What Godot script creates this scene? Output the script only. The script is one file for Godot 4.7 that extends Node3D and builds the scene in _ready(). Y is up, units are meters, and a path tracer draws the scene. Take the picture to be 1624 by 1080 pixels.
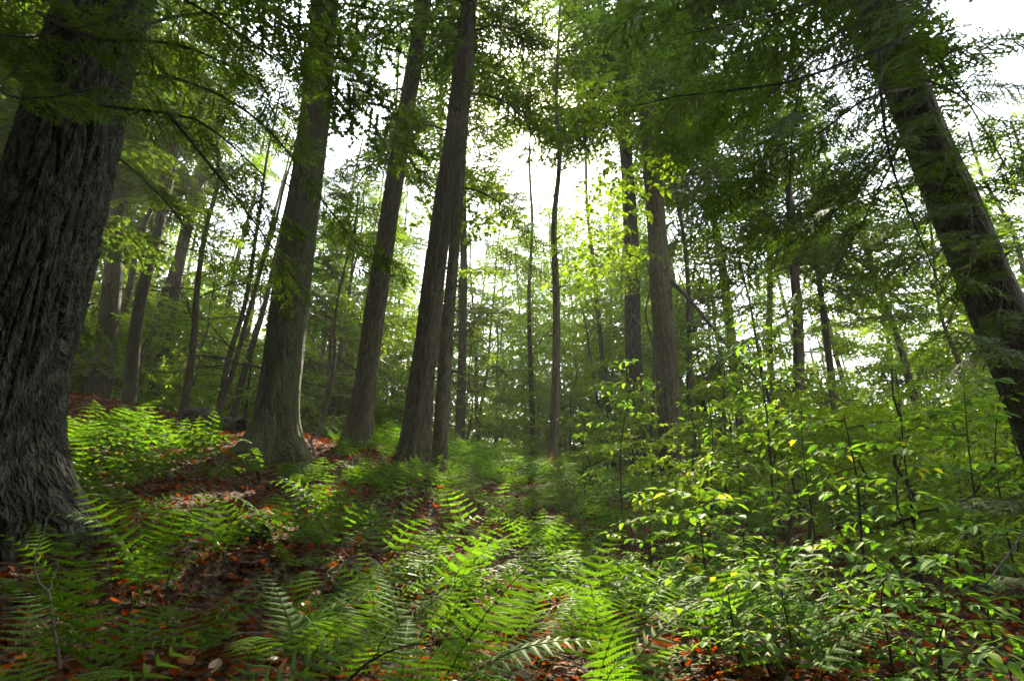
extends Node3D
# A hillside wood looked at from below: big trunks on a leaf-strewn rise, ferns in front, saplings to one side, the sun behind the crowns.

const CAMERA_HEIGHT := 1.0
const SUN := Vector3(0.03, 0.71, -0.71)

var mats := {}
var used := {}
var rough := FastNoiseLite.new()
var patch := FastNoiseLite.new()
var knots: Array[Vector3] = []
var weights := PackedFloat64Array()
var boughs := {}
var fronds: Array[ArrayMesh] = []
var far_fronds: Array[ArrayMesh] = []
var rachises: Array = []
var pinnas: Array[ArrayMesh] = []
var leaf_shapes: Array[ArrayMesh] = []
var dead_boughs: Array[ArrayMesh] = []
var gaps := []
var only_behind := false

# ---------------------------------------------------------------- mesh collector
class MB:
	var v := PackedVector3Array()
	var n := PackedVector3Array()
	var c := PackedColorArray()
	var uv := PackedVector2Array()
	var ix := PackedInt32Array()
	func tri(a: Vector3, b: Vector3, d: Vector3, col: Color) -> void:
		var k := v.size()
		v.append(a); v.append(b); v.append(d)
		c.append(col); c.append(col); c.append(col)
		ix.append(k); ix.append(k + 1); ix.append(k + 2)
	func quad(a: Vector3, b: Vector3, d: Vector3, e: Vector3, col: Color) -> void:
		var k := v.size()
		v.append(a); v.append(b); v.append(d); v.append(e)
		c.append(col); c.append(col); c.append(col); c.append(col)
		ix.append(k); ix.append(k + 1); ix.append(k + 2)
		ix.append(k); ix.append(k + 2); ix.append(k + 3)
	func mesh(m: Material) -> ArrayMesh:
		var a := []
		a.resize(Mesh.ARRAY_MAX)
		a[Mesh.ARRAY_VERTEX] = v
		if n.size() == v.size(): a[Mesh.ARRAY_NORMAL] = n
		if c.size() == v.size(): a[Mesh.ARRAY_COLOR] = c
		if uv.size() == v.size(): a[Mesh.ARRAY_TEX_UV] = uv
		a[Mesh.ARRAY_INDEX] = ix
		var r := ArrayMesh.new()
		r.add_surface_from_arrays(Mesh.PRIMITIVE_TRIANGLES, a)
		r.surface_set_material(0, m)
		return r

func numbered(called: String) -> String:
	var k: int = used.get(called, 0)
	used[called] = k + 1
	return called if k == 0 else "%s_%03d" % [called, k]

func tag(o: Node, label: String, category := "", group := "", kind := "") -> void:
	if label: o.set_meta("label", label)
	if category: o.set_meta("category", category)
	if group: o.set_meta("group", group)
	if kind: o.set_meta("kind", kind)

func thing(called: String, label: String, category: String, at := Vector3.ZERO, group := "") -> Node3D:
	var o := Node3D.new()
	o.name = numbered(called)
	add_child(o)
	o.position = at
	tag(o, label, category, group)
	return o

func part(called: String, m: Mesh, parent: Node3D, at := Transform3D.IDENTITY) -> MeshInstance3D:
	var o := MeshInstance3D.new()
	o.name = called
	o.mesh = m
	o.transform = at
	parent.add_child(o, true)
	return o

func copies(called: String, m: Mesh, where: Array, tints: Array, parent: Node3D) -> MultiMeshInstance3D:
	var mm := MultiMesh.new()
	mm.transform_format = MultiMesh.TRANSFORM_3D
	mm.use_colors = true
	mm.mesh = m
	mm.instance_count = where.size()
	for i in where.size():
		mm.set_instance_transform(i, where[i])
		mm.set_instance_color(i, tints[i])
	var o := MultiMeshInstance3D.new()
	o.name = called
	o.multimesh = mm
	parent.add_child(o, true)
	o.set_meta("kind", "stuff")
	return o

func rnd(s: int) -> RandomNumberGenerator:
	var r := RandomNumberGenerator.new()
	r.seed = s * 7919 + 13
	return r

# ---------------------------------------------------------------- materials
func noise_texture(s: int, freq: float, kind: int, colors: Array, offsets: Array, size := 512, ridged := false) -> NoiseTexture2D:
	var f := FastNoiseLite.new()
	f.seed = s
	f.noise_type = kind
	f.frequency = freq
	f.fractal_octaves = 5
	if ridged: f.fractal_type = FastNoiseLite.FRACTAL_RIDGED
	var t := NoiseTexture2D.new()
	t.width = size
	t.height = size
	t.seamless = true
	t.noise = f
	if colors.size():
		var g := Gradient.new()
		var cs := PackedColorArray()
		for c in colors: cs.append((c as Color).linear_to_srgb())
		g.colors = cs
		g.offsets = PackedFloat32Array(offsets)
		t.color_ramp = g
	return t

func bark(called: String, s: int, colors: Array, relief: float, scale := Vector3.ONE) -> void:
	var m := StandardMaterial3D.new()
	m.resource_name = called
	m.albedo_texture = noise_texture(s, 0.012, FastNoiseLite.TYPE_SIMPLEX_SMOOTH, colors, [0.0, 0.36, 0.5, 0.62, 1.0])
	m.roughness = 0.92
	m.metallic_specular = 0.3
	m.heightmap_enabled = true
	m.heightmap_texture = mats["relief"]
	m.heightmap_scale = relief
	m.uv1_scale = scale
	mats[called] = m

func leafy(called: String, albedo: Color, through: Color, gloss := 0.45, spec := 0.4) -> void:
	var m := StandardMaterial3D.new()
	m.resource_name = called
	m.albedo_color = albedo.linear_to_srgb()
	m.vertex_color_use_as_albedo = true
	m.roughness = gloss
	m.metallic_specular = spec
	m.cull_mode = BaseMaterial3D.CULL_DISABLED
	if through.v > 0:
		m.backlight_enabled = true
		m.backlight = through.linear_to_srgb()
	mats[called] = m

func make_materials() -> void:
	mats["relief"] = noise_texture(5, 0.026, FastNoiseLite.TYPE_SIMPLEX, [], [], 512, true)
	bark("bark_grey", 11, [Color(0.024, 0.021, 0.016), Color(0.034, 0.03, 0.023), Color(0.044, 0.041, 0.029), Color(0.06, 0.064, 0.042), Color(0.11, 0.12, 0.085)], 4.5)
	bark("bark_brown", 12, [Color(0.038, 0.03, 0.017), Color(0.055, 0.045, 0.025), Color(0.064, 0.055, 0.029), Color(0.073, 0.066, 0.034), Color(0.095, 0.09, 0.048)], 3.0)
	bark("bark_moss", 13, [Color(0.045, 0.037, 0.022), Color(0.064, 0.055, 0.031), Color(0.074, 0.07, 0.036), Color(0.068, 0.08, 0.03), Color(0.055, 0.085, 0.022)], 3.0)
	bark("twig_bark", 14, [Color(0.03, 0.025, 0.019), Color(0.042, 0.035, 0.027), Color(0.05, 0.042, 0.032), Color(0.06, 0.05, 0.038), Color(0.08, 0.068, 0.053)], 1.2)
	bark("dead_wood", 16, [Color(0.12, 0.1, 0.08), Color(0.2, 0.17, 0.14), Color(0.25, 0.22, 0.18), Color(0.3, 0.27, 0.22), Color(0.36, 0.33, 0.28)], 0.5)
	leafy("needle", Color(0.18, 0.285, 0.06), Color(0.95, 1.0, 0.2), 0.6, 0.25)
	leafy("broadleaf", Color(0.27, 0.4, 0.055), Color(0.95, 1.0, 0.18), 0.55, 0.25)
	leafy("fern_dry", Color(0.24, 0.16, 0.07), Color(1.0, 0.7, 0.3), 0.7, 0.2)
	leafy("fern", Color(0.115, 0.215, 0.036), Color(0.9, 1.0, 0.16), 0.6, 0.25)
	leafy("litter", Color(0.52, 0.33, 0.17), Color(0.9, 0.42, 0.12), 0.7, 0.12)
	var m := StandardMaterial3D.new()
	m.resource_name = "forest_soil"
	m.albedo_texture = noise_texture(21, 0.02, FastNoiseLite.TYPE_SIMPLEX, [Color(0.022, 0.016, 0.01), Color(0.04, 0.026, 0.016), Color(0.062, 0.04, 0.024), Color(0.09, 0.06, 0.036), Color(0.14, 0.1, 0.065)], [0.0, 0.38, 0.5, 0.62, 1.0], 512)
	m.heightmap_enabled = true
	m.heightmap_texture = noise_texture(22, 0.03, FastNoiseLite.TYPE_CELLULAR, [], [], 512)
	m.heightmap_scale = 4.0
	m.roughness = 0.95
	m.metallic_specular = 0.15
	m.uv1_scale = Vector3(1.3, 1.3, 1.3)
	mats["soil"] = m

# ---------------------------------------------------------------- terrain
func bend(r2: float) -> float:
	return 0.0 if r2 < 1e-9 else 0.5 * r2 * log(r2)

func solve_terrain() -> void:
	# a thin plate bent through the knots (x, height, z)
	var n := knots.size()
	var w := n + 3
	var a := []
	for i in w:
		var row := PackedFloat64Array()
		row.resize(w + 1)
		a.append(row)
	for i in n:
		for j in n:
			a[i][j] = bend(Vector2(knots[i].x - knots[j].x, knots[i].z - knots[j].z).length_squared())
		a[i][i] += 0.4
		a[i][n] = 1.0; a[i][n + 1] = knots[i].x; a[i][n + 2] = knots[i].z
		a[n][i] = 1.0; a[n + 1][i] = knots[i].x; a[n + 2][i] = knots[i].z
		a[i][w] = knots[i].y
	for k in w:
		var best := k
		for i in range(k + 1, w):
			if absf(a[i][k]) > absf(a[best][k]): best = i
		var sw = a[k]; a[k] = a[best]; a[best] = sw
		for i in range(k + 1, w):
			var f: float = a[i][k] / a[k][k]
			if f != 0.0:
				for j in range(k, w + 1):
					a[i][j] -= f * a[k][j]
	weights.resize(w)
	for k in range(w - 1, -1, -1):
		var s: float = a[k][w]
		for j in range(k + 1, w): s -= a[k][j] * weights[j]
		weights[k] = s / a[k][k]

func ground(x: float, z: float) -> float:
	var n := knots.size()
	var far := 2.4 + 0.06 * (-z - 10.0) - (0.24 if x < 0 else 0.05) * clampf(x, -30, 30)
	var t := smoothstep(14.0, 26.0, Vector2(x, z + 8.0).length())
	var h := far
	if t < 1.0:
		var p := weights[n] + weights[n + 1] * x + weights[n + 2] * z
		for i in n:
			var k := knots[i]
			var dx := x - k.x
			var dz := z - k.z
			var r2 := dx * dx + dz * dz
			if r2 > 1e-9: p += weights[i] * 0.5 * r2 * log(r2)
		h = lerpf(p, far, t)
	return h + rough.get_noise_2d(x, z) * 0.16 + rough.get_noise_2d(x * 4.0 + 50.0, z * 4.0) * 0.05

func build_terrain() -> void:
	rough.seed = 3
	rough.frequency = 0.35
	rough.fractal_octaves = 3
	patch.seed = 9
	patch.frequency = 0.55
	patch.fractal_octaves = 2
	knots = [
		Vector3(-2.85, 2.61, -7.00), Vector3(-2.26, 3.05, -8.60), Vector3(-1.31, 2.71, -7.90), Vector3(-0.94, 2.50, -7.50), Vector3(0.62, 2.79, -9.50), Vector3(-5.69, 3.98, -10.00), Vector3(-8.73, 4.85, -12.00), Vector3(-9.47, 5.64, -15.00), Vector3(-2.86, 1.34, -3.80),
		Vector3(-2.46, 1.75, -5.20), Vector3(-1.29, 1.22, -4.20), Vector3(-0.55, 1.31, -5.00), Vector3(-0.09, 2.15, -7.20), Vector3(0.00, 0.70, -2.00), Vector3(-0.99, 0.76, -2.60), Vector3(-1.73, 0.81, -2.80), Vector3(3.16, 1.37, -7.00), Vector3(1.27, 0.96, -4.60),
		Vector3(2.73, 0.88, -4.50), Vector3(3.07, 0.82, -4.00), Vector3(2.86, 2.92, -11.00), Vector3(2.71, 3.40, -13.00), Vector3(6.82, 2.14, -14.00), Vector3(8.20, 1.86, -12.00), Vector3(0.45, 0.69, -2.60), Vector3(1.33, 0.65, -2.50),
		Vector3(-0.75, 3.37, -14.00), Vector3(-3.32, 3.85, -15.00), Vector3(1.19, 3.99, -20.00), Vector3(-7.98, 5.77, -18.00), Vector3(9.69, 3.21, -22.00), Vector3(16.26, 3.00, -22.00),
		Vector3(0, 0.05, 0), Vector3(-3, 0.35, 0), Vector3(3, -0.15, 0), Vector3(0, -0.9, 4), Vector3(-6, 0.2, 3), Vector3(6, -0.6, 3),
	]
	solve_terrain()
	var xs := PackedFloat64Array()
	var zs := PackedFloat64Array()
	var s := 0.14
	var x := 0.0
	while x < 220.0:
		xs.append(x)
		if x > 0.0: xs.append(-x)
		if x > 7.0: s *= 1.14
		x += s
	xs.sort()
	s = 0.14
	var z := 0.0
	while z < 220.0:
		zs.append(-z)
		if z > 12.0: s *= 1.13
		z += s
	s = 0.4
	z = s
	while z < 60.0:
		zs.append(z)
		s *= 1.25
		z += s
	zs.sort()
	var mb := MB.new()
	var w := xs.size()
	for j in zs.size():
		for i in w:
			mb.v.append(Vector3(xs[i], ground(xs[i], zs[j]), zs[j]))
			mb.uv.append(Vector2(xs[i], zs[j]))
	for j in zs.size() - 1:
		for i in w - 1:
			var k := j * w + i
			mb.ix.append_array(PackedInt32Array([k, k + 1, k + w + 1, k, k + w + 1, k + w]))
	var g := part("ground", smoothed(mb, mats["soil"]), self)
	tag(g, "", "", "", "structure")

func smoothed(mb: MB, m: Material) -> ArrayMesh:
	var st := SurfaceTool.new()
	st.create_from(mb.mesh(m), 0)
	st.generate_normals()
	var r := st.commit()
	r.surface_set_material(0, m)
	return r

# ---------------------------------------------------------------- wood
func frames(pts: Array) -> Array:
	var out := []
	var side := Vector3.ZERO
	for i in pts.size():
		var d: Vector3 = (pts[mini(i + 1, pts.size() - 1)] - pts[maxi(i - 1, 0)]).normalized()
		if i == 0:
			side = d.cross(Vector3(0.13, 0.21, 0.97)).normalized()
			if side.length() < 0.5: side = d.cross(Vector3.UP).normalized()
		side = (side - d * side.dot(d)).normalized()
		out.append([d, side, d.cross(side).normalized()])
	return out

func tube(mb: MB, pts: Array, r0: float, r1: float, sides := 6, tint := Color.WHITE, power := 1.0) -> void:
	var fr := frames(pts)
	var first := mb.v.size()
	var along := 0.0
	for i in pts.size():
		var t := float(i) / (pts.size() - 1)
		var r := lerpf(r0, r1, pow(t, power))
		if i > 0: along += (pts[i] as Vector3).distance_to(pts[i - 1])
		for k in sides + 1:
			var a := TAU * k / sides
			var d: Vector3 = fr[i][1] * cos(a) + fr[i][2] * sin(a)
			mb.v.append(pts[i] + d * r)
			mb.n.append(d)
			mb.c.append(tint)
			mb.uv.append(Vector2(float(k) / sides * maxf(1.0, roundf(TAU * r0 / 0.5)), along / 1.5))
	var w := sides + 1
	for i in pts.size() - 1:
		for k in sides:
			var q := first + i * w + k
			mb.ix.append_array(PackedInt32Array([q, q + w, q + 1, q + 1, q + w, q + w + 1]))

func curve(pts: Array, count: int) -> Array:
	var c := Curve3D.new()
	for i in pts.size():
		var t: Vector3 = (pts[mini(i + 1, pts.size() - 1)] - pts[maxi(i - 1, 0)]) / 6.0
		c.add_point(pts[i], -t, t)
	var out := []
	var l := c.get_baked_length()
	for i in count: out.append(c.sample_baked(l * i / (count - 1), true))
	return out

# a trunk with root flare, fluting and furrowed bark; pts are relative to the tree's base
func trunk_mesh(pts: Array, r0: float, r1: float, sides: int, rows: int, flare: float, flare_h: float, lobes: int, furrow: float, s: int, m: Material, grain := 9.0) -> ArrayMesh:
	var axis := curve(pts, rows)
	# rows closer together near the base
	var mb := MB.new()
	var fr := frames(axis)
	var f := FastNoiseLite.new()
	f.seed = s
	f.frequency = 1.0
	f.fractal_octaves = 1
	var g := FastNoiseLite.new()
	g.seed = s + 1
	g.frequency = 0.8
	g.fractal_octaves = 2
	var phase := s * 1.7
	var along := 0.0
	var reps := maxf(1.0, roundf(TAU * r0 / 0.42))
	for i in rows:
		var t := float(i) / (rows - 1)
		if i > 0: along += (axis[i] as Vector3).distance_to(axis[i - 1])
		var base := exp(-maxf(0.0, along - 0.5) / flare_h)
		var r := lerpf(r0, r1, t)
		for k in sides + 1:
			var a := TAU * (k % sides) / sides
			var ca := cos(a)
			var sa := sin(a)
			var lobe := 0.5 + 0.5 * sin(lobes * a + phase) * (0.7 + 0.3 * sin(2.0 * a + phase * 0.7))
			var rr := r * (1.0 + flare * base * (0.45 + 1.1 * lobe))
			rr *= 1.0 + 0.10 * g.get_noise_3d(ca * 1.2, along * 0.6, sa * 1.2)
			var crack := absf(f.get_noise_3d(ca * r * grain, along * grain * 0.06, sa * r * grain))
			var fine := absf(f.get_noise_3d(ca * r * grain * 1.6 + 9.0, along * grain * 0.7, sa * r * grain * 1.6))
			rr += furrow * (smoothstep(0.015, 0.15, crack) + 0.3 * smoothstep(0.0, 0.14, fine) + 0.2 * g.get_noise_3d(ca * r * 34.0, along * 16.0, sa * r * 34.0) - 1.0)
			mb.v.append(axis[i] + (fr[i][1] * ca + fr[i][2] * sa) * rr)
			mb.uv.append(Vector2(float(k) / sides * reps, along / 1.5))
	var w := sides + 1
	for i in rows - 1:
		for k in sides:
			var q := i * w + k
			mb.ix.append_array(PackedInt32Array([q, q + w, q + 1, q + 1, q + w, q + w + 1]))
	return smoothed(mb, m)

func wander(r: RandomNumberGenerator, p: Vector3, d: Vector3, length: float, steps: int, sway: float, sag: float) -> Array:
	var out := [p]
	var q := d.normalized()
	for i in steps:
		q = (q + Vector3(r.randf_range(-1, 1), r.randf_range(-1, 1), r.randf_range(-1, 1)) * sway + Vector3(0, sag, 0)).normalized()
		p += q * length / steps
		out.append(p)
	return out

# a bare lower limb of a hemlock with its fine dead twigs, growing along +x
func dead_bough_mesh(s: int) -> ArrayMesh:
	var r := rnd(s)
	var mb := MB.new()
	var axis := wander(r, Vector3.ZERO, Vector3(1, 0.25, 0), 1.6, 9, 0.10, -0.035)
	tube(mb, axis, 0.014, 0.003, 5)
	for i in range(2, 9):
		for side: float in [-1.0, 1.0]:
			if r.randf() < 0.25: continue
			var d := Vector3(1.0, r.randf_range(-0.3, 0.25), side * r.randf_range(0.6, 1.3))
			var l := r.randf_range(0.25, 0.75) * (1.1 - i * 0.07)
			var tw := wander(r, axis[i], d, l, 5, 0.14, -0.03)
			tube(mb, tw, 0.005, 0.0018, 4)
			for j in range(1, 5):
				if r.randf() < 0.55:
					tube(mb, wander(r, tw[j], d + Vector3(r.randf_range(-.5, .5), r.randf_range(-.4, .4), r.randf_range(-1, 1)), l * 0.4, 3, 0.2, -0.02), 0.0028, 0.0012, 3)
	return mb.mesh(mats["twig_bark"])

# ---------------------------------------------------------------- hemlock foliage
func needle_twig(mb: MB, r: RandomNumberGenerator, p: Vector3, d: Vector3, up: Vector3, length: float, nl: float, nw: float, step: float, col: Color) -> void:
	var side := d.cross(up).normalized()
	mb.tri(p - side * nw * 0.35, p + d * length, p + side * nw * 0.35, Color(0.5, 0.36, 0.25))
	var s := step
	var fresh := 1.0
	while s < length:
		var t := s / length
		var l := nl * (0.75 + 0.25 * sin(PI * t)) * (1.0 if t < 0.8 else 0.8)
		var q := p + d * s + up * (-0.08 * length * t * t)
		for k: float in [-1.0, 1.0]:
			var tip: Vector3 = q + side * (k * l * r.randf_range(0.8, 1.0)) + d * l * r.randf_range(0.25, 0.6) + up * l * r.randf_range(-0.3, 0.25)
			var tone := r.randf_range(0.9, 1.0)
			mb.tri(q - d * nw * 0.5, tip, q + d * nw * 0.5, Color(col.r * tone, col.g * tone, col.b * tone))
		s += step
	# the needle at the end
	mb.tri(p + d * length - side * nw * 0.5, p + d * (length + nl * 0.7), p + d * length + side * nw * 0.5, col)

func hemlock_spray(mb: MB, r: RandomNumberGenerator, p: Vector3, d: Vector3, up: Vector3, length: float, q: Dictionary) -> void:
	var side := d.cross(up).normalized()
	var s: float = q.gap
	var k := 1.0
	var tone := r.randf_range(0.55, 1.0)
	var col := Color(tone, tone, tone)
	while s < length:
		var t := s / length
		var l := (0.42 * length * pow(1.0 - t, 0.8) + 0.03) * r.randf_range(0.75, 1.15)
		var base := p + d * s - up * (0.16 * length * t * t)
		var ang := r.randf_range(0.7, 1.05)
		var td := (d * cos(ang) + side * k * sin(ang) - up * r.randf_range(0.0, 0.3)).normalized()
		var dim := r.randf_range(0.6, 1.0)
		var c := Color(col.r * dim, col.g * dim, col.b * dim)
		if r.randf() < 0.15: c = Color(minf(1.0, tone * 1.25), minf(1.0, tone * 1.2), tone * 0.8)
		needle_twig(mb, r, base, td, (up + side * r.randf_range(-0.2, 0.2)).normalized(), l, q.nl, q.nw, q.step, c)
		k = -k
		s += q.gap * 0.5
	needle_twig(mb, r, p, (d - up * 0.12).normalized(), up, length, q.nl, q.nw, q.step, col)

func hemlock_bough(s: int, q: Dictionary) -> ArrayMesh:
	var r := rnd(s)
	var mb := MB.new()
	var axis := wander(r, Vector3.ZERO, Vector3(1, 0.12, 0), 1.35, 12, 0.07, -0.03)
	var fr := frames(axis)
	for i in 12:
		var a: Vector3 = axis[i]
		var b: Vector3 = axis[i + 1]
		var wdt := lerpf(0.007, 0.0015, i / 12.0)
		for k in 3:
			var o1 := (Vector3.UP * cos(TAU * k / 3) + Vector3.BACK * sin(TAU * k / 3)) * wdt
			var o2 := (Vector3.UP * cos(TAU * (k + 1) / 3) + Vector3.BACK * sin(TAU * (k + 1) / 3)) * wdt
			mb.quad(a + o1, b + o1, b + o2, a + o2, Color(0.42, 0.28, 0.3))
	for i in range(1, 13):
		var t := i / 12.0
		for k: float in [-1.0, 1.0]:
			if i < 3 and r.randf() < 0.5: continue
			var d: Vector3 = fr[i][0]
			var up := Vector3.UP
			var side := d.cross(up).normalized()
			var dir := (d * r.randf_range(0.55, 0.9) + side * k * r.randf_range(0.6, 0.9) + up * r.randf_range(-0.35, 0.05)).normalized()
			var l := (0.50 * (1.0 - 0.62 * t) + 0.05) * r.randf_range(0.8, 1.15) * (0.7 if i < 3 else 1.0)
			var p: Vector3 = axis[i] - d * r.randf_range(0, 0.1)
			hemlock_spray(mb, r, p, dir, (up + side * k * r.randf_range(-0.25, 0.35) + d * r.randf_range(-0.2, 0.2)).normalized(), l, q)
	hemlock_spray(mb, r, axis[12], fr[12][0], Vector3.UP, 0.22, q)
	return mb.mesh(mats["needle"])

# ---------------------------------------------------------------- broad leaves
func leaf_mesh(s: int, wide: float, droop: float, m: Material, n := 5, cup := 0.25) -> ArrayMesh:
	# one leaf along +x, blade facing +y, folded along its midrib, pointed at the tip
	var r := rnd(s)
	var mb := MB.new()
	var prev := []
	for i in n + 1:
		var t := float(i) / n
		var w := wide * pow(sin(PI * pow(t, 0.85)), 0.85) * (1.0 - 0.25 * t) if i > 0 and i < n else 0.0
		var mid := Vector3(t, -droop * t * t, 0.03 * sin(3.0 * t + s))
		var e := w * r.randf_range(0.93, 1.07)
		var row := [mid, mid + Vector3(0.03, e * cup, e), mid + Vector3(0.03, w * cup, -w)]
		if i > 0:
			var c := Color(1, 1, 1)
			if i == 1:
				mb.tri(prev[0], row[1], row[0], c); mb.tri(prev[0], row[0], row[2], c)
			elif i == n:
				mb.tri(prev[0], prev[1], row[0], c); mb.tri(prev[0], row[0], prev[2], c)
			else:
				mb.quad(prev[0], prev[1], row[1], row[0], c); mb.quad(prev[0], row[0], row[2], prev[2], c)
		prev = row
	mb.quad(Vector3(-0.14, 0.0, 0.008), Vector3(0, 0, 0.012), Vector3(0, 0, -0.012), Vector3(-0.14, 0, -0.008), Color(0.8, 0.7, 0.7))
	return mb.mesh(m)

func put_leaf(mb: MB, p: Vector3, d: Vector3, up: Vector3, l: float, wide: float, col: Color) -> void:
	var side := d.cross(up).normalized()
	var a := p + d * l * 0.45
	mb.quad(p, a + side * wide * l + up * l * 0.06, p + d * l - up * l * 0.08, a, col)
	mb.quad(p, a, p + d * l - up * l * 0.08, a - side * wide * l + up * l * 0.06, col)

func broad_bough(s: int, leaf: float, count: int) -> ArrayMesh:
	var r := rnd(s)
	var mb := MB.new()
	var axis := wander(r, Vector3.ZERO, Vector3(1, 0.3, 0), 1.3, 8, 0.12, -0.04)
	for i in 8:
		mb.quad(axis[i] + Vector3(0, 0.005, 0), axis[i + 1] + Vector3(0, 0.003, 0), axis[i + 1] - Vector3(0, 0.003, 0), axis[i] - Vector3(0, 0.005, 0), Color(0.3, 0.15, 0.5))
	for i in range(2, 9):
		for k: float in [-1.0, 1.0]:
			var l := 0.65 * (1.15 - i * 0.09) * r.randf_range(0.7, 1.2)
			var tw := wander(r, axis[i], Vector3(0.8, r.randf_range(-0.25, 0.3), k * 0.9), l, 6, 0.14, -0.03)
			for j in 6:
				mb.quad(tw[j] + Vector3(0, 0.003, 0), tw[j + 1] + Vector3(0, 0.0015, 0), tw[j + 1] - Vector3(0, 0.0015, 0), tw[j] - Vector3(0, 0.003, 0), Color(0.3, 0.15, 0.5))
				for m in count:
					var d: Vector3 = (tw[j + 1] - tw[j]).normalized()
					var out := Vector3(r.randf_range(-1, 1), r.randf_range(-0.6, 0.2), r.randf_range(-1, 1)).normalized()
					var p: Vector3 = (tw[j] as Vector3).lerp(tw[j + 1], r.randf())
					var tone := r.randf_range(0.65, 1.0)
					put_leaf(mb, p, (d * 0.6 + out).normalized(), Vector3(r.randf_range(-.5, .5), 1, r.randf_range(-.5, .5)).normalized(), leaf * r.randf_range(0.7, 1.2), 0.3, Color(tone, tone, tone))
	return mb.mesh(mats["broadleaf"])

# ---------------------------------------------------------------- ferns
func pinna(mb: MB, base: Vector3, d: Vector3, fwd: Vector3, up: Vector3, length: float, wide: float, lobes: int, droop: float, col: Color) -> void:
	# one leaflet: a fine midrib with lobes on both sides, forward lobes a little longer
	var pts := []
	for i in lobes + 1:
		var t := float(i) / lobes
		pts.append(base + d * length * t - up * length * droop * t * t + fwd * length * 0.10 * t * t)
	for i in lobes:
		var t := (i + 0.5) / lobes
		var w := wide * (pow(1.0 - t, 0.75) * 0.95 + 0.05) * (0.85 if i == 0 else 1.0)
		var a: Vector3 = pts[i]
		var b: Vector3 = pts[i + 1]
		var e := b - a
		for k: float in [1.0, -1.0]:
			var o: Vector3 = fwd * k * w + e * 0.55 - up * w * 0.22
			mb.quad(a, a + o * 0.72 - e * 0.25, a + o + e * 0.2, a + e, col)

func frond_axis(r: RandomNumberGenerator, length: float, e0: float, e1: float, n: int) -> Array:
	var out := [Vector3.ZERO]
	var p := Vector3.ZERO
	var yaw := r.randf_range(-0.25, 0.25)
	for i in n:
		var t := (i + 0.5) / n
		var e := lerpf(e0, e1, pow(t, 1.3))
		p += Vector3(cos(e) * cos(yaw * t), sin(e), cos(e) * sin(yaw * t)) * length / n
		out.append(p)
	return out

func frond_rows(axis: Array, stipe: float, rows: int, half: float) -> Array:
	# where each leaflet sits: [point, out, forward, up, length, width]
	var out := []
	var n := axis.size() - 1
	for i in rows:
		var t := stipe + (1.0 - stipe) * (i + 0.3) / rows
		var u := (t - stipe) / (1.0 - stipe)
		var f := t * n
		var a := mini(int(f), n - 1)
		var p: Vector3 = (axis[a] as Vector3).lerp(axis[a + 1], f - a)
		var d: Vector3 = (axis[a + 1] - axis[a]).normalized()
		var side := d.cross(Vector3.UP).normalized()
		var up := side.cross(d).normalized()
		var l := half * (pow(1.0 - u, 0.85) * (0.75 + 0.25 * minf(1.0, u * 5.0)) + 0.03)
		for k: float in [-1.0, 1.0]:
			out.append([p, (side * k + d * 0.28).normalized(), d, up, l, half * 0.105 * (1.0 - u * 0.45)])
	return out

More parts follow.
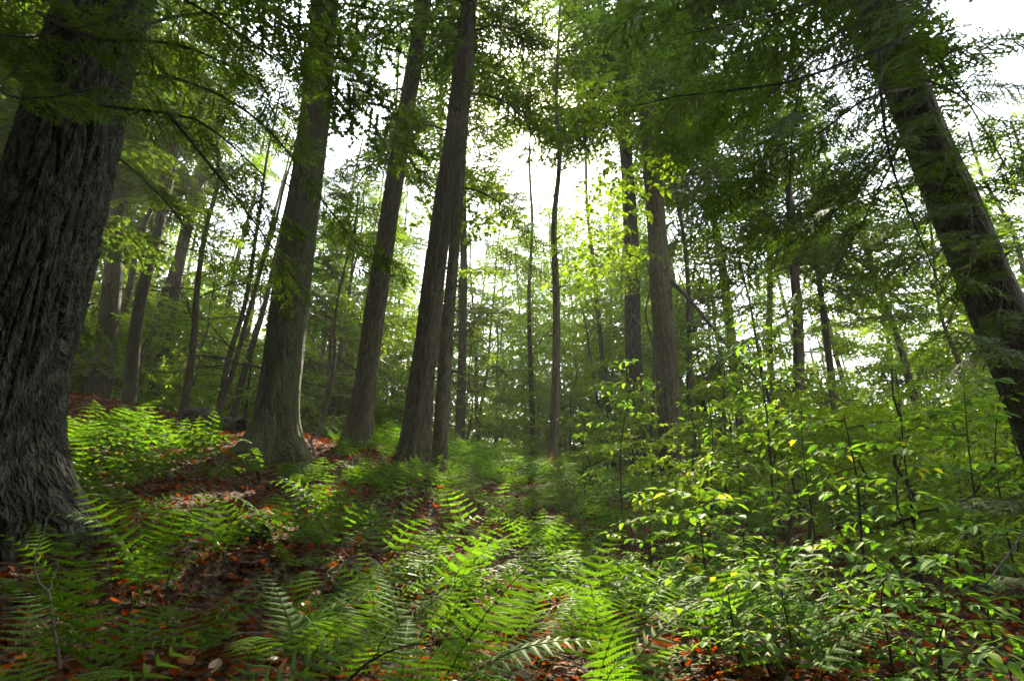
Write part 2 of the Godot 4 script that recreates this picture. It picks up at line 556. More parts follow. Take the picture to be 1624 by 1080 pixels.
func make_fern_parts() -> void:
	for s in 9:
		var r := rnd(300 + s)
		var length := r.randf_range(0.5, 0.68)
		var axis := frond_axis(r, length, r.randf_range(1.0, 1.35), r.randf_range(-0.5, 0.2), 10)
		var mb := MB.new()
		for q in frond_rows(axis, 0.2, 12, length * r.randf_range(0.22, 0.28)):
			var tone := r.randf_range(0.6, 1.0)
			pinna(mb, q[0], q[1], q[2], q[3], q[4], q[5], 8, r.randf_range(0.1, 0.3), Color(tone, tone, tone))
		for i in 10:
			var w := lerpf(0.0028, 0.0008, i / 10.0)
			mb.quad(axis[i] + Vector3(0, 0, w), axis[i + 1] + Vector3(0, 0, w), axis[i + 1] - Vector3(0, 0, w), axis[i] - Vector3(0, 0, w), Color(0.8, 0.6, 0.5))
			mb.quad(axis[i] + Vector3(w, w, 0), axis[i + 1] + Vector3(w, w, 0), axis[i + 1] - Vector3(w, w, 0), axis[i] - Vector3(w, w, 0), Color(0.8, 0.6, 0.5))
		fronds.append(mb.mesh(mats["fern"]))
	for s in 6:
		var r := rnd(320 + s)
		var length := r.randf_range(0.5, 0.66)
		var axis := frond_axis(r, length, r.randf_range(0.95, 1.35), r.randf_range(-0.5, 0.25), 8)
		var mb := MB.new()
		for q in frond_rows(axis, 0.18, 8, length * r.randf_range(0.26, 0.32)):
			var tone := r.randf_range(0.45, 1.0)
			pinna(mb, q[0], q[1], q[2], q[3], q[4], q[5] * 1.35, 2, r.randf_range(0.1, 0.35), Color(tone, tone, tone))
		for i in 8:
			var w := lerpf(0.003, 0.001, i / 8.0)
			mb.quad(axis[i] + Vector3(w, w, w), axis[i + 1] + Vector3(w, w, w), axis[i + 1] - Vector3(w, w, w), axis[i] - Vector3(w, w, w), Color(0.8, 0.6, 0.5))
		far_fronds.append(mb.mesh(mats["fern"]))
	# single leaflets for the fronds close by: unit length along +x, forward lobes towards +z
	for s in 4:
		var r := rnd(340 + s)
		var mb := MB.new()
		pinna(mb, Vector3.ZERO, Vector3.RIGHT, Vector3.BACK, Vector3.UP, 1.0, r.randf_range(0.12, 0.15), 11, r.randf_range(0.1, 0.26), Color.WHITE)
		mb.quad(Vector3(0, 0.002, 0.008), Vector3(0.9, -0.1, 0.004), Vector3(0.9, -0.1, -0.004), Vector3(0, 0.002, -0.008), Color(0.8, 0.75, 0.6))
		pinnas.append(mb.mesh(mats["fern"]))
	for s in 3:
		var r := rnd(360 + s)
		var axis := frond_axis(r, 0.62, [1.15, 0.8, 1.3][s], [0.1, -0.25, 0.35][s], 10)
		var mb := MB.new()
		tube(mb, axis, 0.0032, 0.0008, 5, Color(0.8, 0.65, 0.5))
		mb.n.clear()
		rachises.append([mb.mesh(mats["fern"]), frond_rows(axis, 0.2, 15, 0.15)])

func fern(at: Vector3, scale: float, turn: float, count: int, spread: float, r: RandomNumberGenerator, label: String, group: String, called := "fern") -> Node3D:
	var o := thing(called, label, "fern", at, group)
	for i in count:
		var yaw := turn + (i - (count - 1) * 0.5) * spread / maxf(1.0, count - 1) + r.randf_range(-0.35, 0.35)
		var b := Basis(Vector3.UP, yaw) * Basis(Vector3.BACK, r.randf_range(-0.35, 0.2)) * Basis(Vector3.RIGHT, r.randf_range(-0.4, 0.4))
		var f := part("frond", far_fronds[r.randi() % far_fronds.size()] if -at.z > 3.8 else fronds[r.randi() % fronds.size()], o, Transform3D(b.scaled(Vector3.ONE * scale * r.randf_range(0.75, 1.1)), Vector3(r.randf_range(-.06, .06), -0.02, r.randf_range(-.06, .06))))
		if r.randf() < 0.006: f.material_override = mats["fern_dry"]
	return o

# a fern close to the lens: every leaflet is a piece of its own
func close_fern(at: Vector3, turns: Array, scale: float, s: int, label: String) -> void:
	var r := rnd(s)
	var o := thing("fern", label, "fern", at, "ferns on the slope")
	for i in turns.size():
		var kind: Array = rachises[(s + i) % 3]
		var b := Basis(Vector3.UP, turns[i][0]) * Basis(Vector3.BACK, turns[i][1]) * Basis(Vector3.RIGHT, turns[i][2])
		var f := part("frond", kind[0], o, Transform3D(b.scaled(Vector3.ONE * scale * r.randf_range(0.92, 1.08)), Vector3(r.randf_range(-.03, .03), -0.02, r.randf_range(-.03, .03))))
		for q in kind[1]:
			var x: Vector3 = q[1]
			var up: Vector3 = q[3]
			var zz := x.cross(up).normalized()
			if zz.dot(q[2]) < 0: zz = -zz
			var l: float = q[4] * r.randf_range(0.92, 1.06)
			part("pinna", pinnas[r.randi() % 4], f, Transform3D(Basis(x * l, (up + zz * r.randf_range(-.2, .2)).normalized() * l, zz * l * r.randf_range(0.9, 1.1)), q[0]))

# ---------------------------------------------------------------- trees
func ring_of(r: RandomNumberGenerator, p: Vector3, yaw: float, pitch: float, size: float) -> Transform3D:
	var b := Basis(Vector3.UP, yaw) * Basis(Vector3.BACK, pitch) * Basis(Vector3.RIGHT, r.randf_range(-0.4, 0.4))
	return Transform3D(b.scaled(Vector3(size, size, size)), p)

func green(r: RandomNumberGenerator, warm: float) -> Color:
	var t := r.randf_range(0.7, 1.0)
	var w := clampf(warm + r.randf_range(-0.25, 0.25), 0.0, 1.0)
	return Color(t * lerpf(0.75, 1.0, w), t * lerpf(0.88, 1.0, w), t * lerpf(1.0, 0.75, w))

# boughs round a stem between two heights; pts is the stem relative to the tree
func crown_on(o: Node3D, pts: Array, from: float, to: float, reach: float, per_ring: float, gap: float, m: Mesh, r: RandomNumberGenerator, warm: float, open := 0.0, base_size := 1.0, gappy := true) -> void:
	var where := []
	var tints := []
	var top: float = (pts[pts.size() - 1] as Vector3).y
	var h := from
	while h < to:
		var t := clampf((h - from) / maxf(0.1, to - from), 0.0, 1.0)
		var rad := reach * pow(1.0 - t, 0.7) * r.randf_range(0.75, 1.1) + 0.35
		var f := clampf(h / top, 0.0, 0.999) * (pts.size() - 1)
		var i := int(f)
		var c: Vector3 = (pts[i] as Vector3).lerp(pts[i + 1], f - i)
		c.y = h
		var n := int(per_ring + r.randf())
		var a0 := r.randf() * TAU
		for k in n:
			if r.randf() < open: continue
			var yaw := a0 + TAU * k / n + r.randf_range(-0.4, 0.4)
			var pitch := r.randf_range(-0.35, 0.12) + t * 0.35
			var out := Vector3(cos(yaw), 0, -sin(yaw))
			# one bough out to the tip and, on long limbs, one nearer the stem
			var size := minf(rad / 1.35, 1.5 * base_size) * r.randf_range(0.85, 1.15)
			var start := maxf(0.0, rad - 1.35 * size)
			var tint := green(r, warm)
			var from_stem := c + out * start + Vector3(0, sin(pitch) * start, 0)
			if gappy and (lit_through(o.position + from_stem) or lit_through(o.position + from_stem + out * size * 0.7) or lit_through(o.position + from_stem + out * size * 1.3)): continue
			if only_behind and o.position.z + from_stem.z + out.z * size * 1.8 < -0.1: continue
			where.append(ring_of(r, from_stem, yaw, pitch, size))
			tints.append(tint)
			if start > 0.7:
				where.append(ring_of(r, c + out * start * 0.3, yaw + r.randf_range(-.5, .5), pitch * 0.5, size * 0.85))
				tints.append(green(r, warm))
		h += gap * r.randf_range(0.7, 1.3)
	copies("crown", m, where, tints, o)

# broken-off branch stubs on a bare trunk
func stubs(o: Node3D, pts: Array, r0: float, r1: float, from: float, to: float, n: int, r: RandomNumberGenerator) -> void:
	var top: float = (pts[pts.size() - 1] as Vector3).y
	for k in n:
		var h := r.randf_range(from, to)
		var f := clampf(h / top, 0.0, 0.999) * (pts.size() - 1)
		var c: Vector3 = (pts[int(f)] as Vector3).lerp(pts[int(f) + 1], f - int(f))
		var a := r.randf() * TAU
		var rad := lerpf(r0, r1, h / top)
		var out := Vector3(cos(a), r.randf_range(-0.15, 0.5), sin(a))
		var mb := MB.new()
		var l := r.randf_range(0.03, 0.22)
		tube(mb, wander(r, c + out * rad * 0.7, out, rad * 0.35 + l, 4, 0.12, 0.0), r.randf_range(0.018, 0.03), r.randf_range(0.003, 0.01), 6)
		mb.c.clear()
		part("stub", mb.mesh(mats["bark_brown"]), o)

func lit_through(p: Vector3) -> bool:
	# whether p lies in one of the gaps in the roof of leaves through which the sun comes down
	var d := SUN.normalized()
	for g in gaps:
		var v: Vector3 = p - g[0]
		var along := v.dot(d)
		if along > 0.0 and (v - d * along).length() < g[1]: return true
	return false

func dead_limbs(o: Node3D, pts: Array, from: float, to: float, n: int, r: RandomNumberGenerator, size := 1.0) -> void:
	var top: float = (pts[pts.size() - 1] as Vector3).y
	for k in n:
		var h := r.randf_range(from, to)
		var f := clampf(h / top, 0.0, 0.999) * (pts.size() - 1)
		var c: Vector3 = (pts[int(f)] as Vector3).lerp(pts[int(f) + 1], f - int(f))
		part("branch", dead_boughs[r.randi() % dead_boughs.size()], o, ring_of(r, c, r.randf() * TAU, r.randf_range(-0.35, 0.35), size * r.randf_range(0.5, 1.15)))

# a limb with its own foliage hanging from it, as part of a tree; pts in world space
func leafy_limb(o: Node3D, pts: Array, r0: float, m: Mesh, n: int, size: float, r: RandomNumberGenerator, warm: float, from := 0.15, sag := -0.3, wild := 0.9, tone := 1.0) -> void:
	var rel := []
	for p in pts: rel.append(p - o.position)
	var axis := curve(rel, 18)
	var mb := MB.new()
	tube(mb, axis, r0, r0 * 0.22, 7)
	mb.c.clear()
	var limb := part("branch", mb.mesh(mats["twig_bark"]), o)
	if n == 0: return
	var where := []
	var tints := []
	for k in n:
		var t := lerpf(from, 1.0, (k + r.randf()) / n)
		var f := t * 16.99
		var i := int(f)
		var p: Vector3 = (axis[i] as Vector3).lerp(axis[i + 1], f - i)
		var d: Vector3 = (axis[i + 1] - axis[i]).normalized()
		var yaw := atan2(-d.z, d.x) + (wild if k % 2 else -wild) * r.randf_range(0.3, 1.2)
		where.append(ring_of(r, p, yaw, sag + r.randf_range(-0.35, 0.35), size * r.randf_range(0.65, 1.15) * lerpf(1.0, 0.7, t)))
		var g := green(r, warm)
		tints.append(Color(g.r * tone, g.g * tone, g.b * tone))
	copies("foliage", m, where, tints, limb)

func stem_points(base: Vector3, via: Vector3, height: float, r: RandomNumberGenerator, sway: float) -> Array:
	# from half a metre under the ground, through a point on the way, on up to the height; relative to base
	var d := (via - base) / maxf(0.1, via.y - base.y)
	var out := [-Vector3(0, 0.45, 0) - d * 0.1, Vector3.ZERO]
	var n := 7
	for i in range(1, n + 1):
		var h := height * i / n
		out.append(d * h + Vector3(r.randf_range(-sway, sway), 0, r.randf_range(-sway, sway)) * (1.0 if i < n else 0.5))
	return out

func grounded(p: Vector3) -> Vector3:
	return Vector3(p.x, ground(p.x, p.z), p.z)

func _ready() -> void:
	var cam := Camera3D.new()
	cam.name = "camera"
	cam.fov = 59.23
	cam.near = 0.05
	cam.far = 600.0
	cam.position = Vector3(0, CAMERA_HEIGHT, 0)
	cam.rotation_degrees = Vector3(23.8, 0, 0)
	add_child(cam)
	var sky := ProceduralSkyMaterial.new()
	sky.sky_top_color = Color(0.87, 0.91, 0.96)
	sky.sky_horizon_color = Color(1.0, 1.0, 0.98)
	sky.sky_curve = 0.25
	sky.ground_horizon_color = Color(0.4, 0.45, 0.35)
	sky.ground_bottom_color = Color(0.15, 0.14, 0.1)
	sky.sun_angle_max = 40.0
	sky.energy_multiplier = 1.0
	var env := Environment.new()
	env.background_mode = Environment.BG_SKY
	env.sky = Sky.new()
	env.sky.sky_material = sky
	env.tonemap_mode = Environment.TONE_MAPPER_LINEAR
	env.tonemap_exposure = 6.4
	env.fog_enabled = true
	env.fog_density = 0.0018
	env.fog_light_color = Color(1.0, 1.0, 0.96)
	env.sdfgi_enabled = true
	env.ssao_enabled = true
	env.ssil_enabled = true
	var we := WorldEnvironment.new()
	we.name = "world_environment"
	we.environment = env
	add_child(we)
	var sun := DirectionalLight3D.new()
	sun.name = "sun"
	sun.light_energy = 1.6
	sun.light_color = Color(1.0, 0.95, 0.85)
	sun.light_angular_distance = 0.55
	sun.shadow_enabled = true
	sun.look_at_from_position(Vector3.ZERO, -SUN, Vector3.UP)
	add_child(sun)

	make_materials()
	build_terrain()
	var near_q := {"gap": 0.11, "nl": 0.026, "nw": 0.03, "step": 0.027}
	var mid_q := {"gap": 0.12, "nl": 0.032, "nw": 0.04, "step": 0.036}
	var far_q := {"gap": 0.14, "nl": 0.042, "nw": 0.06, "step": 0.055}
	for s in 3:
		boughs["near%d" % s] = hemlock_bough(40 + s, near_q)
		boughs["mid%d" % s] = hemlock_bough(50 + s, mid_q)
		boughs["far%d" % s] = hemlock_bough(60 + s, far_q)
		boughs["broad%d" % s] = broad_bough(70 + s, 0.075, 3)
		boughs["broadfar%d" % s] = broad_bough(80 + s, 0.11, 1)
	for s in 4: dead_boughs.append(dead_bough_mesh(90 + s))
	make_fern_parts()
	for g in [[Vector3(-2.46, 1.75, -5.20), 0.95], [Vector3(-2.91, 1.86, -5.40), 0.7], [Vector3(-2.18, 2.20, -6.30), 0.5], [Vector3(-2.18, 2.82, -8.20), 0.4], [Vector3(-0.63, 1.22, -3.00), 0.35], [Vector3(0.27, 0.92, -2.20), 0.25], [Vector3(2.96, 1.49, -6.80), 0.5], [Vector3(-1.17, 2.54, -7.60), 0.4], [Vector3(-0.16, 2.08, -7.00), 0.45], [Vector3(3.17, 1.44, -7.00), 0.5], [Vector3(-0.27, 1.00, -2.30), 0.38], [Vector3(0.12, 2.72, -8.60), 0.9], [Vector3(-0.43, 2.52, -8.00), 0.5], [Vector3(1.32, 3.05, -6.40), 0.6], [Vector3(1.73, 2.70, -5.70), 0.5], [Vector3(1.95, 1.74, -3.50), 0.45], [Vector3(1.87, 1.55, -2.90), 0.5], [Vector3(1.07, 1.49, -3.50), 0.5], [Vector3(2.28, 3.43, -5.20), 0.5], [Vector3(-5.08, 8.81, -10.00), 1.1], [Vector3(-8.22, 8.21, -12.00), 1.1], [Vector3(-4.56, 10.88, -9.50), 1.1], [Vector3(-6.86, 9.59, -11.00), 1.0], [Vector3(-9.86, 8.27, -13.00), 1.0], [Vector3(-6.22, 7.71, -12.00), 1.0], [Vector3(-4.43, 7.45, -11.00), 0.9], [Vector3(-3.68, 8.21, -12.00), 0.9], [Vector3(-7.59, 6.41, -13.00), 0.9], [Vector3(-7.97, 6.60, -12.00), 0.5], [Vector3(-3.58, 3.89, -9.00), 0.4], [Vector3(-0.58, 7.66, -16.00), 1.2], [Vector3(2.83, 8.49, -18.00), 1.2]]: gaps.append(g)
	var gr := rnd(31)
	for i in 60:
		var d := gr.randf_range(10.0, 36.0)
		var x := gr.randf_range(-0.95, 0.95) * d
		gaps.append([Vector3(x, ground(x, -d) + gr.randf_range(0.5, 5.0), -d), gr.randf_range(0.5, 1.0)])
	main_trees()
	background_trees()
	saplings()
	ferns()
	leaf_litter()
	small_things()

func big_tree(called: String, label: String, base: Vector3, via: Vector3, height: float, r0: float, r1: float, sides: int, rows: int, flare: float, flare_h: float, lobes: int, furrow: float, s: int, m: String, grain := 9.0) -> Array:
	var r := rnd(s)
	base = grounded(base)
	var o := thing(called, label, "tree", base)
	var pts := stem_points(base, via, height, r, 0.05)
	part("trunk", trunk_mesh(pts, r0, r1, sides, rows, flare, flare_h, lobes, furrow, s, mats[m], grain), o)
	stubs(o, pts.slice(1), r0, r1, 1.0, minf(height * 0.55, 9.0), 12, r)
	return [o, pts.slice(1), r]

func main_trees() -> void:
	var t: Array
	# the massive trunk at the near edge of the slope
	t = big_tree("hemlock_tree", "massive old tree with deeply furrowed lichen-grey bark nearest the camera", Vector3(-3.37, 1.38, -3.80), Vector3(-3.54, 3.97, -3.80), 15.0, 0.34, 0.28, 300, 600, 1.0, 0.42, 5, 0.055, 101, "bark_grey", 8.0)
	var big: Node3D = t[0]
	crown_on(big, t[1], 6.0, 15.0, 3.2, 4.0, 0.5, boughs["mid0"], t[2], 0.4)
	# its low boughs hang across the upper part of the view
	var r: RandomNumberGenerator = t[2]
	leafy_limb(big, [Vector3(-4.06, 4.99, -3.70), Vector3(-2.81, 4.04, -3.00), Vector3(-2.19, 3.86, -2.90), Vector3(-1.98, 3.85, -3.00), Vector3(-1.64, 3.60, -3.20)], 0.022, boughs["near0"], 10, 0.5, r, 0.5, 0.2, -0.4)
	leafy_limb(big, [Vector3(-2.19, 3.86, -2.90), Vector3(-1.91, 3.54, -3.00), Vector3(-1.66, 3.25, -3.20), Vector3(-1.35, 2.85, -3.40)], 0.012, boughs["near1"], 9, 0.42, r, 0.6, 0.3, -0.5)
	leafy_limb(big, [Vector3(-4.22, 5.82, -3.70), Vector3(-2.94, 4.65, -3.00), Vector3(-2.19, 4.35, -2.80), Vector3(-1.67, 4.23, -3.00)], 0.022, boughs["near2"], 12, 0.6, r, 0.4, 0.1, -0.3)
	leafy_limb(big, [Vector3(-4.04, 5.16, -3.60), Vector3(-2.75, 3.54, -2.40), Vector3(-2.21, 3.16, -2.10), Vector3(-1.96, 3.22, -2.10)], 0.013, boughs["near0"], 12, 0.33, r, 0.3, 0.1, -0.25)
	leafy_limb(big, [Vector3(-4.44, 6.65, -3.80), Vector3(-3.28, 5.89, -3.40), Vector3(-2.49, 5.43, -3.40), Vector3(-1.86, 5.17, -3.80)], 0.025, boughs["near1"], 12, 0.7, r, 0.6, 0.1, -0.3)
	leafy_limb(big, [Vector3(-4.12, 5.51, -3.70), Vector3(-3.83, 4.78, -3.00), Vector3(-2.97, 4.17, -2.60), Vector3(-2.48, 4.33, -2.60)], 0.016, boughs["near2"], 14, 0.42, r, 0.3, 0.1, -0.3)

	leafy_limb(big, [Vector3(-3.71, 5.35, -3.90), Vector3(-3.20, 5.74, -4.40), Vector3(-2.57, 5.55, -4.80), Vector3(-1.86, 4.67, -5.00), Vector3(-1.29, 3.93, -5.00)], 0.018, boughs["near1"], 14, 0.6, r, 0.7, 0.15, -0.4)
	leafy_limb(big, [Vector3(-3.76, 5.75, -3.90), Vector3(-3.36, 6.99, -4.60), Vector3(-2.56, 7.33, -5.20), Vector3(-1.46, 6.62, -5.40)], 0.02, boughs["near2"], 14, 0.7, r, 0.7, 0.15, -0.35)
	leafy_limb(big, [Vector3(-3.69, 4.70, -3.90), Vector3(-3.40, 4.55, -4.20), Vector3(-3.04, 4.23, -4.40), Vector3(-2.58, 3.64, -4.50)], 0.012, boughs["near0"], 12, 0.5, r, 0.6, 0.15, -0.4)

	t = big_tree("hemlock_tree", "broad mossy-footed tree with wide root flare in front of the fallen log", Vector3(-2.84, 2.61, -7.00), Vector3(-3.12, 10.43, -7.00), 19.0, 0.235, 0.16, 120, 320, 1.0, 0.36, 4, 0.02, 102, "bark_moss", 13.0)
	crown_on(t[0], t[1], 10.0, 19.0, 3.0, 4.0, 0.45, boughs["mid1"], t[2], 0.7, 0.3)
	dead_limbs(t[0], t[1], 4.0, 9.0, 5, t[2])
	t = big_tree("hemlock_tree", "brown straight tree between the mossy-footed tree and the twin trunks", Vector3(-2.26, 3.05, -8.60), Vector3(-1.85, 12.59, -8.60), 20.0, 0.16, 0.13, 90, 280, 0.7, 0.36, 4, 0.016, 103, "bark_brown", 14.0)
	crown_on(t[0], t[1], 12.5, 20.0, 3.0, 4.0, 0.5, boughs["mid2"], t[2], 0.5, 0.3)
	dead_limbs(t[0], t[1], 4.5, 11.0, 8, t[2])
	leafy_limb(t[0], [Vector3(-1.97, 10.10, -8.60), Vector3(-2.44, 9.53, -8.20), Vector3(-2.74, 8.45, -8.00)], 0.022, boughs["mid0"], 9, 0.75, t[2], 0.8, 0.2, -0.2)
	leafy_limb(t[0], [Vector3(-1.99, 8.71, -8.60), Vector3(-2.41, 7.93, -8.20), Vector3(-2.72, 6.87, -8.00)], 0.02, boughs["mid1"], 9, 0.7, t[2], 0.8, 0.2, -0.25)
	leafy_limb(t[0], [Vector3(-1.92, 11.29, -8.60), Vector3(-2.47, 11.16, -8.20), Vector3(-2.93, 10.25, -8.00)], 0.02, boughs["mid2"], 9, 0.75, t[2], 0.8, 0.2, -0.2)
	t = big_tree("hemlock_tree", "thick brown tree leaning right with a slimmer stem at its foot", Vector3(-1.31, 2.71, -7.90), Vector3(-0.85, 11.64, -7.90), 20.0, 0.175, 0.115, 96, 290, 0.75, 0.34, 3, 0.016, 104, "bark_brown", 14.0)
	crown_on(t[0], t[1], 8.4, 20.0, 2.4, 3.4, 0.6, boughs["mid0"], t[2], 0.5, 0.4)
	dead_limbs(t[0], t[1], 5.0, 9.5, 6, t[2])
	leafy_limb(t[0], [Vector3(-1.00, 9.21, -7.90), Vector3(-0.45, 8.90, -7.60), Vector3(0.08, 8.25, -7.30), Vector3(0.37, 7.58, -7.20)], 0.025, boughs["mid0"], 11, 0.75, t[2], 0.6, 0.2, -0.2)
	leafy_limb(t[0], [Vector3(-1.10, 7.17, -7.90), Vector3(-0.62, 7.01, -7.70), Vector3(-0.11, 6.50, -7.50), Vector3(0.16, 5.76, -7.40)], 0.02, boughs["mid2"], 10, 0.62, t[2], 0.7, 0.25, -0.2)
	leafy_limb(t[0], [Vector3(-1.02, 10.62, -7.90), Vector3(-0.25, 10.57, -7.60), Vector3(0.52, 9.86, -7.40)], 0.022, boughs["mid1"], 10, 0.75, t[2], 0.6, 0.2, -0.2)
	leafy_limb(t[0], [Vector3(-1.04, 8.36, -7.90), Vector3(-1.44, 8.02, -7.40), Vector3(-1.65, 7.21, -7.20)], 0.02, boughs["mid2"], 8, 0.6, t[2], 0.5, 0.2, -0.3)
	t = big_tree("hemlock_tree", "slim dark stem standing tight against the right of the thick brown tree", Vector3(-0.92, 2.50, -7.50), Vector3(-0.79, 8.38, -7.50), 13.0, 0.095, 0.04, 48, 220, 0.35, 0.3, 3, 0.009, 105, "bark_brown", 20.0)
	crown_on(t[0], t[1], 7.4, 13.0, 1.4, 2.6, 0.5, boughs["mid1"], t[2], 0.4, 0.3)
	t = big_tree("birch_tree", "slender crooked dark trunk alone in the bright gap behind the ferns", Vector3(0.63, 2.79, -9.50), Vector3(0.90, 9.03, -9.50), 11.0, 0.08, 0.02, 36, 200, 0.2, 0.3, 3, 0.007, 106, "bark_brown", 20.0)
	crown_on(t[0], t[1], 3.8, 11.2, 2.2, 3.0, 0.42, boughs["broad0"], t[2], 0.9, 0.35, 1.0, false)
	dead_limbs(t[0], t[1], 1.5, 5.0, 7, t[2], 0.6)
	t = big_tree("hemlock_tree", "pale straight trunk just left of the dark brown trunk behind the saplings", Vector3(2.74, 3.40, -13.00), Vector3(3.15, 12.54, -13.00), 21.0, 0.2, 0.13, 60, 220, 0.35, 0.4, 4, 0.012, 107, "bark_grey", 12.0)
	crown_on(t[0], t[1], 9.0, 21.0, 3.0, 4.0, 0.5, boughs["mid2"], t[2], 0.4, 0.2)
	dead_limbs(t[0], t[1], 3.0, 9.0, 7, t[2])
	t = big_tree("hemlock_tree", "dark brown straight trunk with a long dead limb sloping down to the right", Vector3(2.97, 2.92, -11.00), Vector3(3.34, 15.82, -11.00), 21.0, 0.23, 0.15, 80, 260, 0.4, 0.4, 4, 0.015, 108, "bark_brown", 12.0)
	crown_on(t[0], t[1], 8.5, 21.0, 3.2, 4.0, 0.5, boughs["mid0"], t[2], 0.3, 0.2)
	dead_limbs(t[0], t[1], 3.0, 7.0, 4, t[2])
	leafy_limb(t[0], [Vector3(3.27, 13.94, -11.00), Vector3(2.11, 13.14, -10.50), Vector3(0.99, 11.99, -10.20)], 0.03, boughs["mid1"], 11, 1.0, t[2], 0.5, 0.2, -0.2)
	leafy_limb(t[0], [Vector3(3.14, 11.63, -11.00), Vector3(2.12, 10.96, -10.50), Vector3(1.27, 9.97, -10.20)], 0.028, boughs["mid2"], 10, 0.95, t[2], 0.5, 0.2, -0.25)
	leafy_limb(t[0], [Vector3(3.31, 7.23, -11.00), Vector3(3.50, 6.64, -10.60), Vector3(3.77, 5.76, -10.20), Vector3(4.00, 4.96, -9.80), Vector3(4.26, 4.32, -9.50)], 0.05, boughs["mid0"], 0, 0.5, t[2], 0.3)
	# the leaning trunk at the right border, with the boughs that close the view above
	t = big_tree("hemlock_tree", "large dark tree leaning in at the right border of the view", Vector3(4.62, 2.05, -5.00), Vector3(4.42, 7.19, -5.00), 16.0, 0.23, 0.16, 100, 300, 0.4, 0.4, 4, 0.018, 109, "bark_brown", 12.0)
	var right: Node3D = t[0]
	r = t[2]
	crown_on(right, t[1], 7.0, 16.0, 3.0, 4.0, 0.5, boughs["mid1"], r, 0.3)
	leafy_limb(right, [Vector3(4.95, 7.51, -4.60), Vector3(2.96, 4.93, -3.20), Vector3(2.60, 4.65, -3.10), Vector3(1.87, 4.23, -3.00), Vector3(1.17, 4.12, -3.00), Vector3(0.84, 4.21, -3.20)], 0.022, boughs["near0"], 14, 0.55, r, 0.2, 0.15, -0.3)
	leafy_limb(right, [Vector3(2.65, 4.65, -3.10), Vector3(2.48, 4.00, -3.05), Vector3(2.39, 3.44, -3.00), Vector3(2.34, 2.91, -2.90), Vector3(2.29, 2.49, -2.80)], 0.012, boughs["near1"], 10, 0.42, r, 0.3, 0.1, -0.5)
	leafy_limb(right, [Vector3(1.96, 4.26, -3.00), Vector3(1.80, 3.74, -3.00), Vector3(1.68, 3.20, -3.00), Vector3(1.56, 2.76, -3.00)], 0.007, boughs["near2"], 9, 0.45, r, 0.2, 0.1, -0.5)
	leafy_limb(right, [Vector3(4.86, 7.25, -4.80), Vector3(3.18, 6.01, -3.60), Vector3(2.27, 5.56, -3.50), Vector3(1.40, 5.63, -3.80)], 0.02, boughs["near1"], 14, 0.75, r, 0.2, 0.1, -0.35)
	leafy_limb(right, [Vector3(4.26, 6.08, -4.80), Vector3(3.27, 5.29, -4.20), Vector3(2.52, 4.69, -4.20), Vector3(1.71, 4.30, -4.50)], 0.018, boughs["near2"], 14, 0.75, r, 0.2, 0.1, -0.35)
	leafy_limb(right, [Vector3(4.18, 5.55, -4.80), Vector3(3.44, 4.79, -4.40), Vector3(2.84, 4.15, -4.30), Vector3(2.26, 3.77, -4.40)], 0.018, boughs["near0"], 14, 0.75, r, 0.2, 0.1, -0.35)
	leafy_limb(right, [Vector3(4.33, 4.52, -4.80), Vector3(3.34, 3.64, -3.60), Vector3(2.48, 2.68, -2.80), Vector3(2.08, 2.21, -2.60)], 0.014, boughs["near1"], 10, 0.5, r, 0.4, 0.1, -0.4)
	leafy_limb(right, [Vector3(4.38, 6.27, -4.80), Vector3(3.38, 4.54, -3.40), Vector3(2.96, 3.75, -2.90), Vector3(2.80, 3.24, -2.70)], 0.014, boughs["near2"], 10, 0.5, r, 0.3, 0.1, -0.4)
	leafy_limb(right, [Vector3(4.26, 5.14, -4.80), Vector3(3.48, 4.28, -3.80), Vector3(2.81, 3.42, -3.30), Vector3(2.36, 2.82, -3.10)], 0.013, boughs["near0"], 12, 0.55, r, 0.3, 0.1, -0.45)
	leafy_limb(right, [Vector3(4.43, 4.23, -4.90), Vector3(3.63, 3.50, -3.80), Vector3(2.96, 2.70, -3.20), Vector3(2.52, 2.14, -3.00)], 0.013, boughs["near1"], 12, 0.5, r, 0.5, 0.15, -0.45)
	leafy_limb(right, [Vector3(4.50, 7.09, -5.00), Vector3(4.27, 6.09, -4.40), Vector3(4.31, 5.21, -4.20), Vector3(4.70, 4.84, -4.20)], 0.016, boughs["near2"], 12, 0.7, r, 0.4, 0.1, -0.35)
	leafy_limb(right, [Vector3(4.46, 7.51, -5.00), Vector3(3.46, 6.60, -4.60), Vector3(2.48, 5.61, -4.60), Vector3(1.71, 5.14, -4.80)], 0.018, boughs["near0"], 14, 0.8, r, 0.3, 0.1, -0.35)
	leafy_limb(right, [Vector3(4.41, 5.92, -5.00), Vector3(3.33, 4.37, -4.60), Vector3(2.84, 3.70, -4.50), Vector3(2.52, 3.22, -4.50)], 0.014, boughs["near1"], 12, 0.7, r, 0.4, 0.1, -0.4)
	leafy_limb(right, [Vector3(4.54, 2.27, -5.00), Vector3(2.94, 1.54, -3.40), Vector3(1.95, 1.24, -2.40), Vector3(1.46, 1.05, -2.00)], 0.012, boughs["near0"], 10, 0.45, r, 0.3, 0.2, -0.3)

func stem_tree(called: String, label: String, base: Vector3, via: Vector3, height: float, r0: float, m: String, s: int, group: String) -> Array:
	var r := rnd(s)
	base = grounded(base)
	var o := thing(called, label, "tree", base, group)
	var pts := stem_points(base, via, height, r, 0.08)
	var mb := MB.new()
	tube(mb, curve(pts, 28), r0 * 1.12, r0 * 0.3, 14, Color.WHITE, 0.9)
	mb.c.clear()
	part("trunk", mb.mesh(mats[m]), o)
	return [o, pts.slice(1), r]

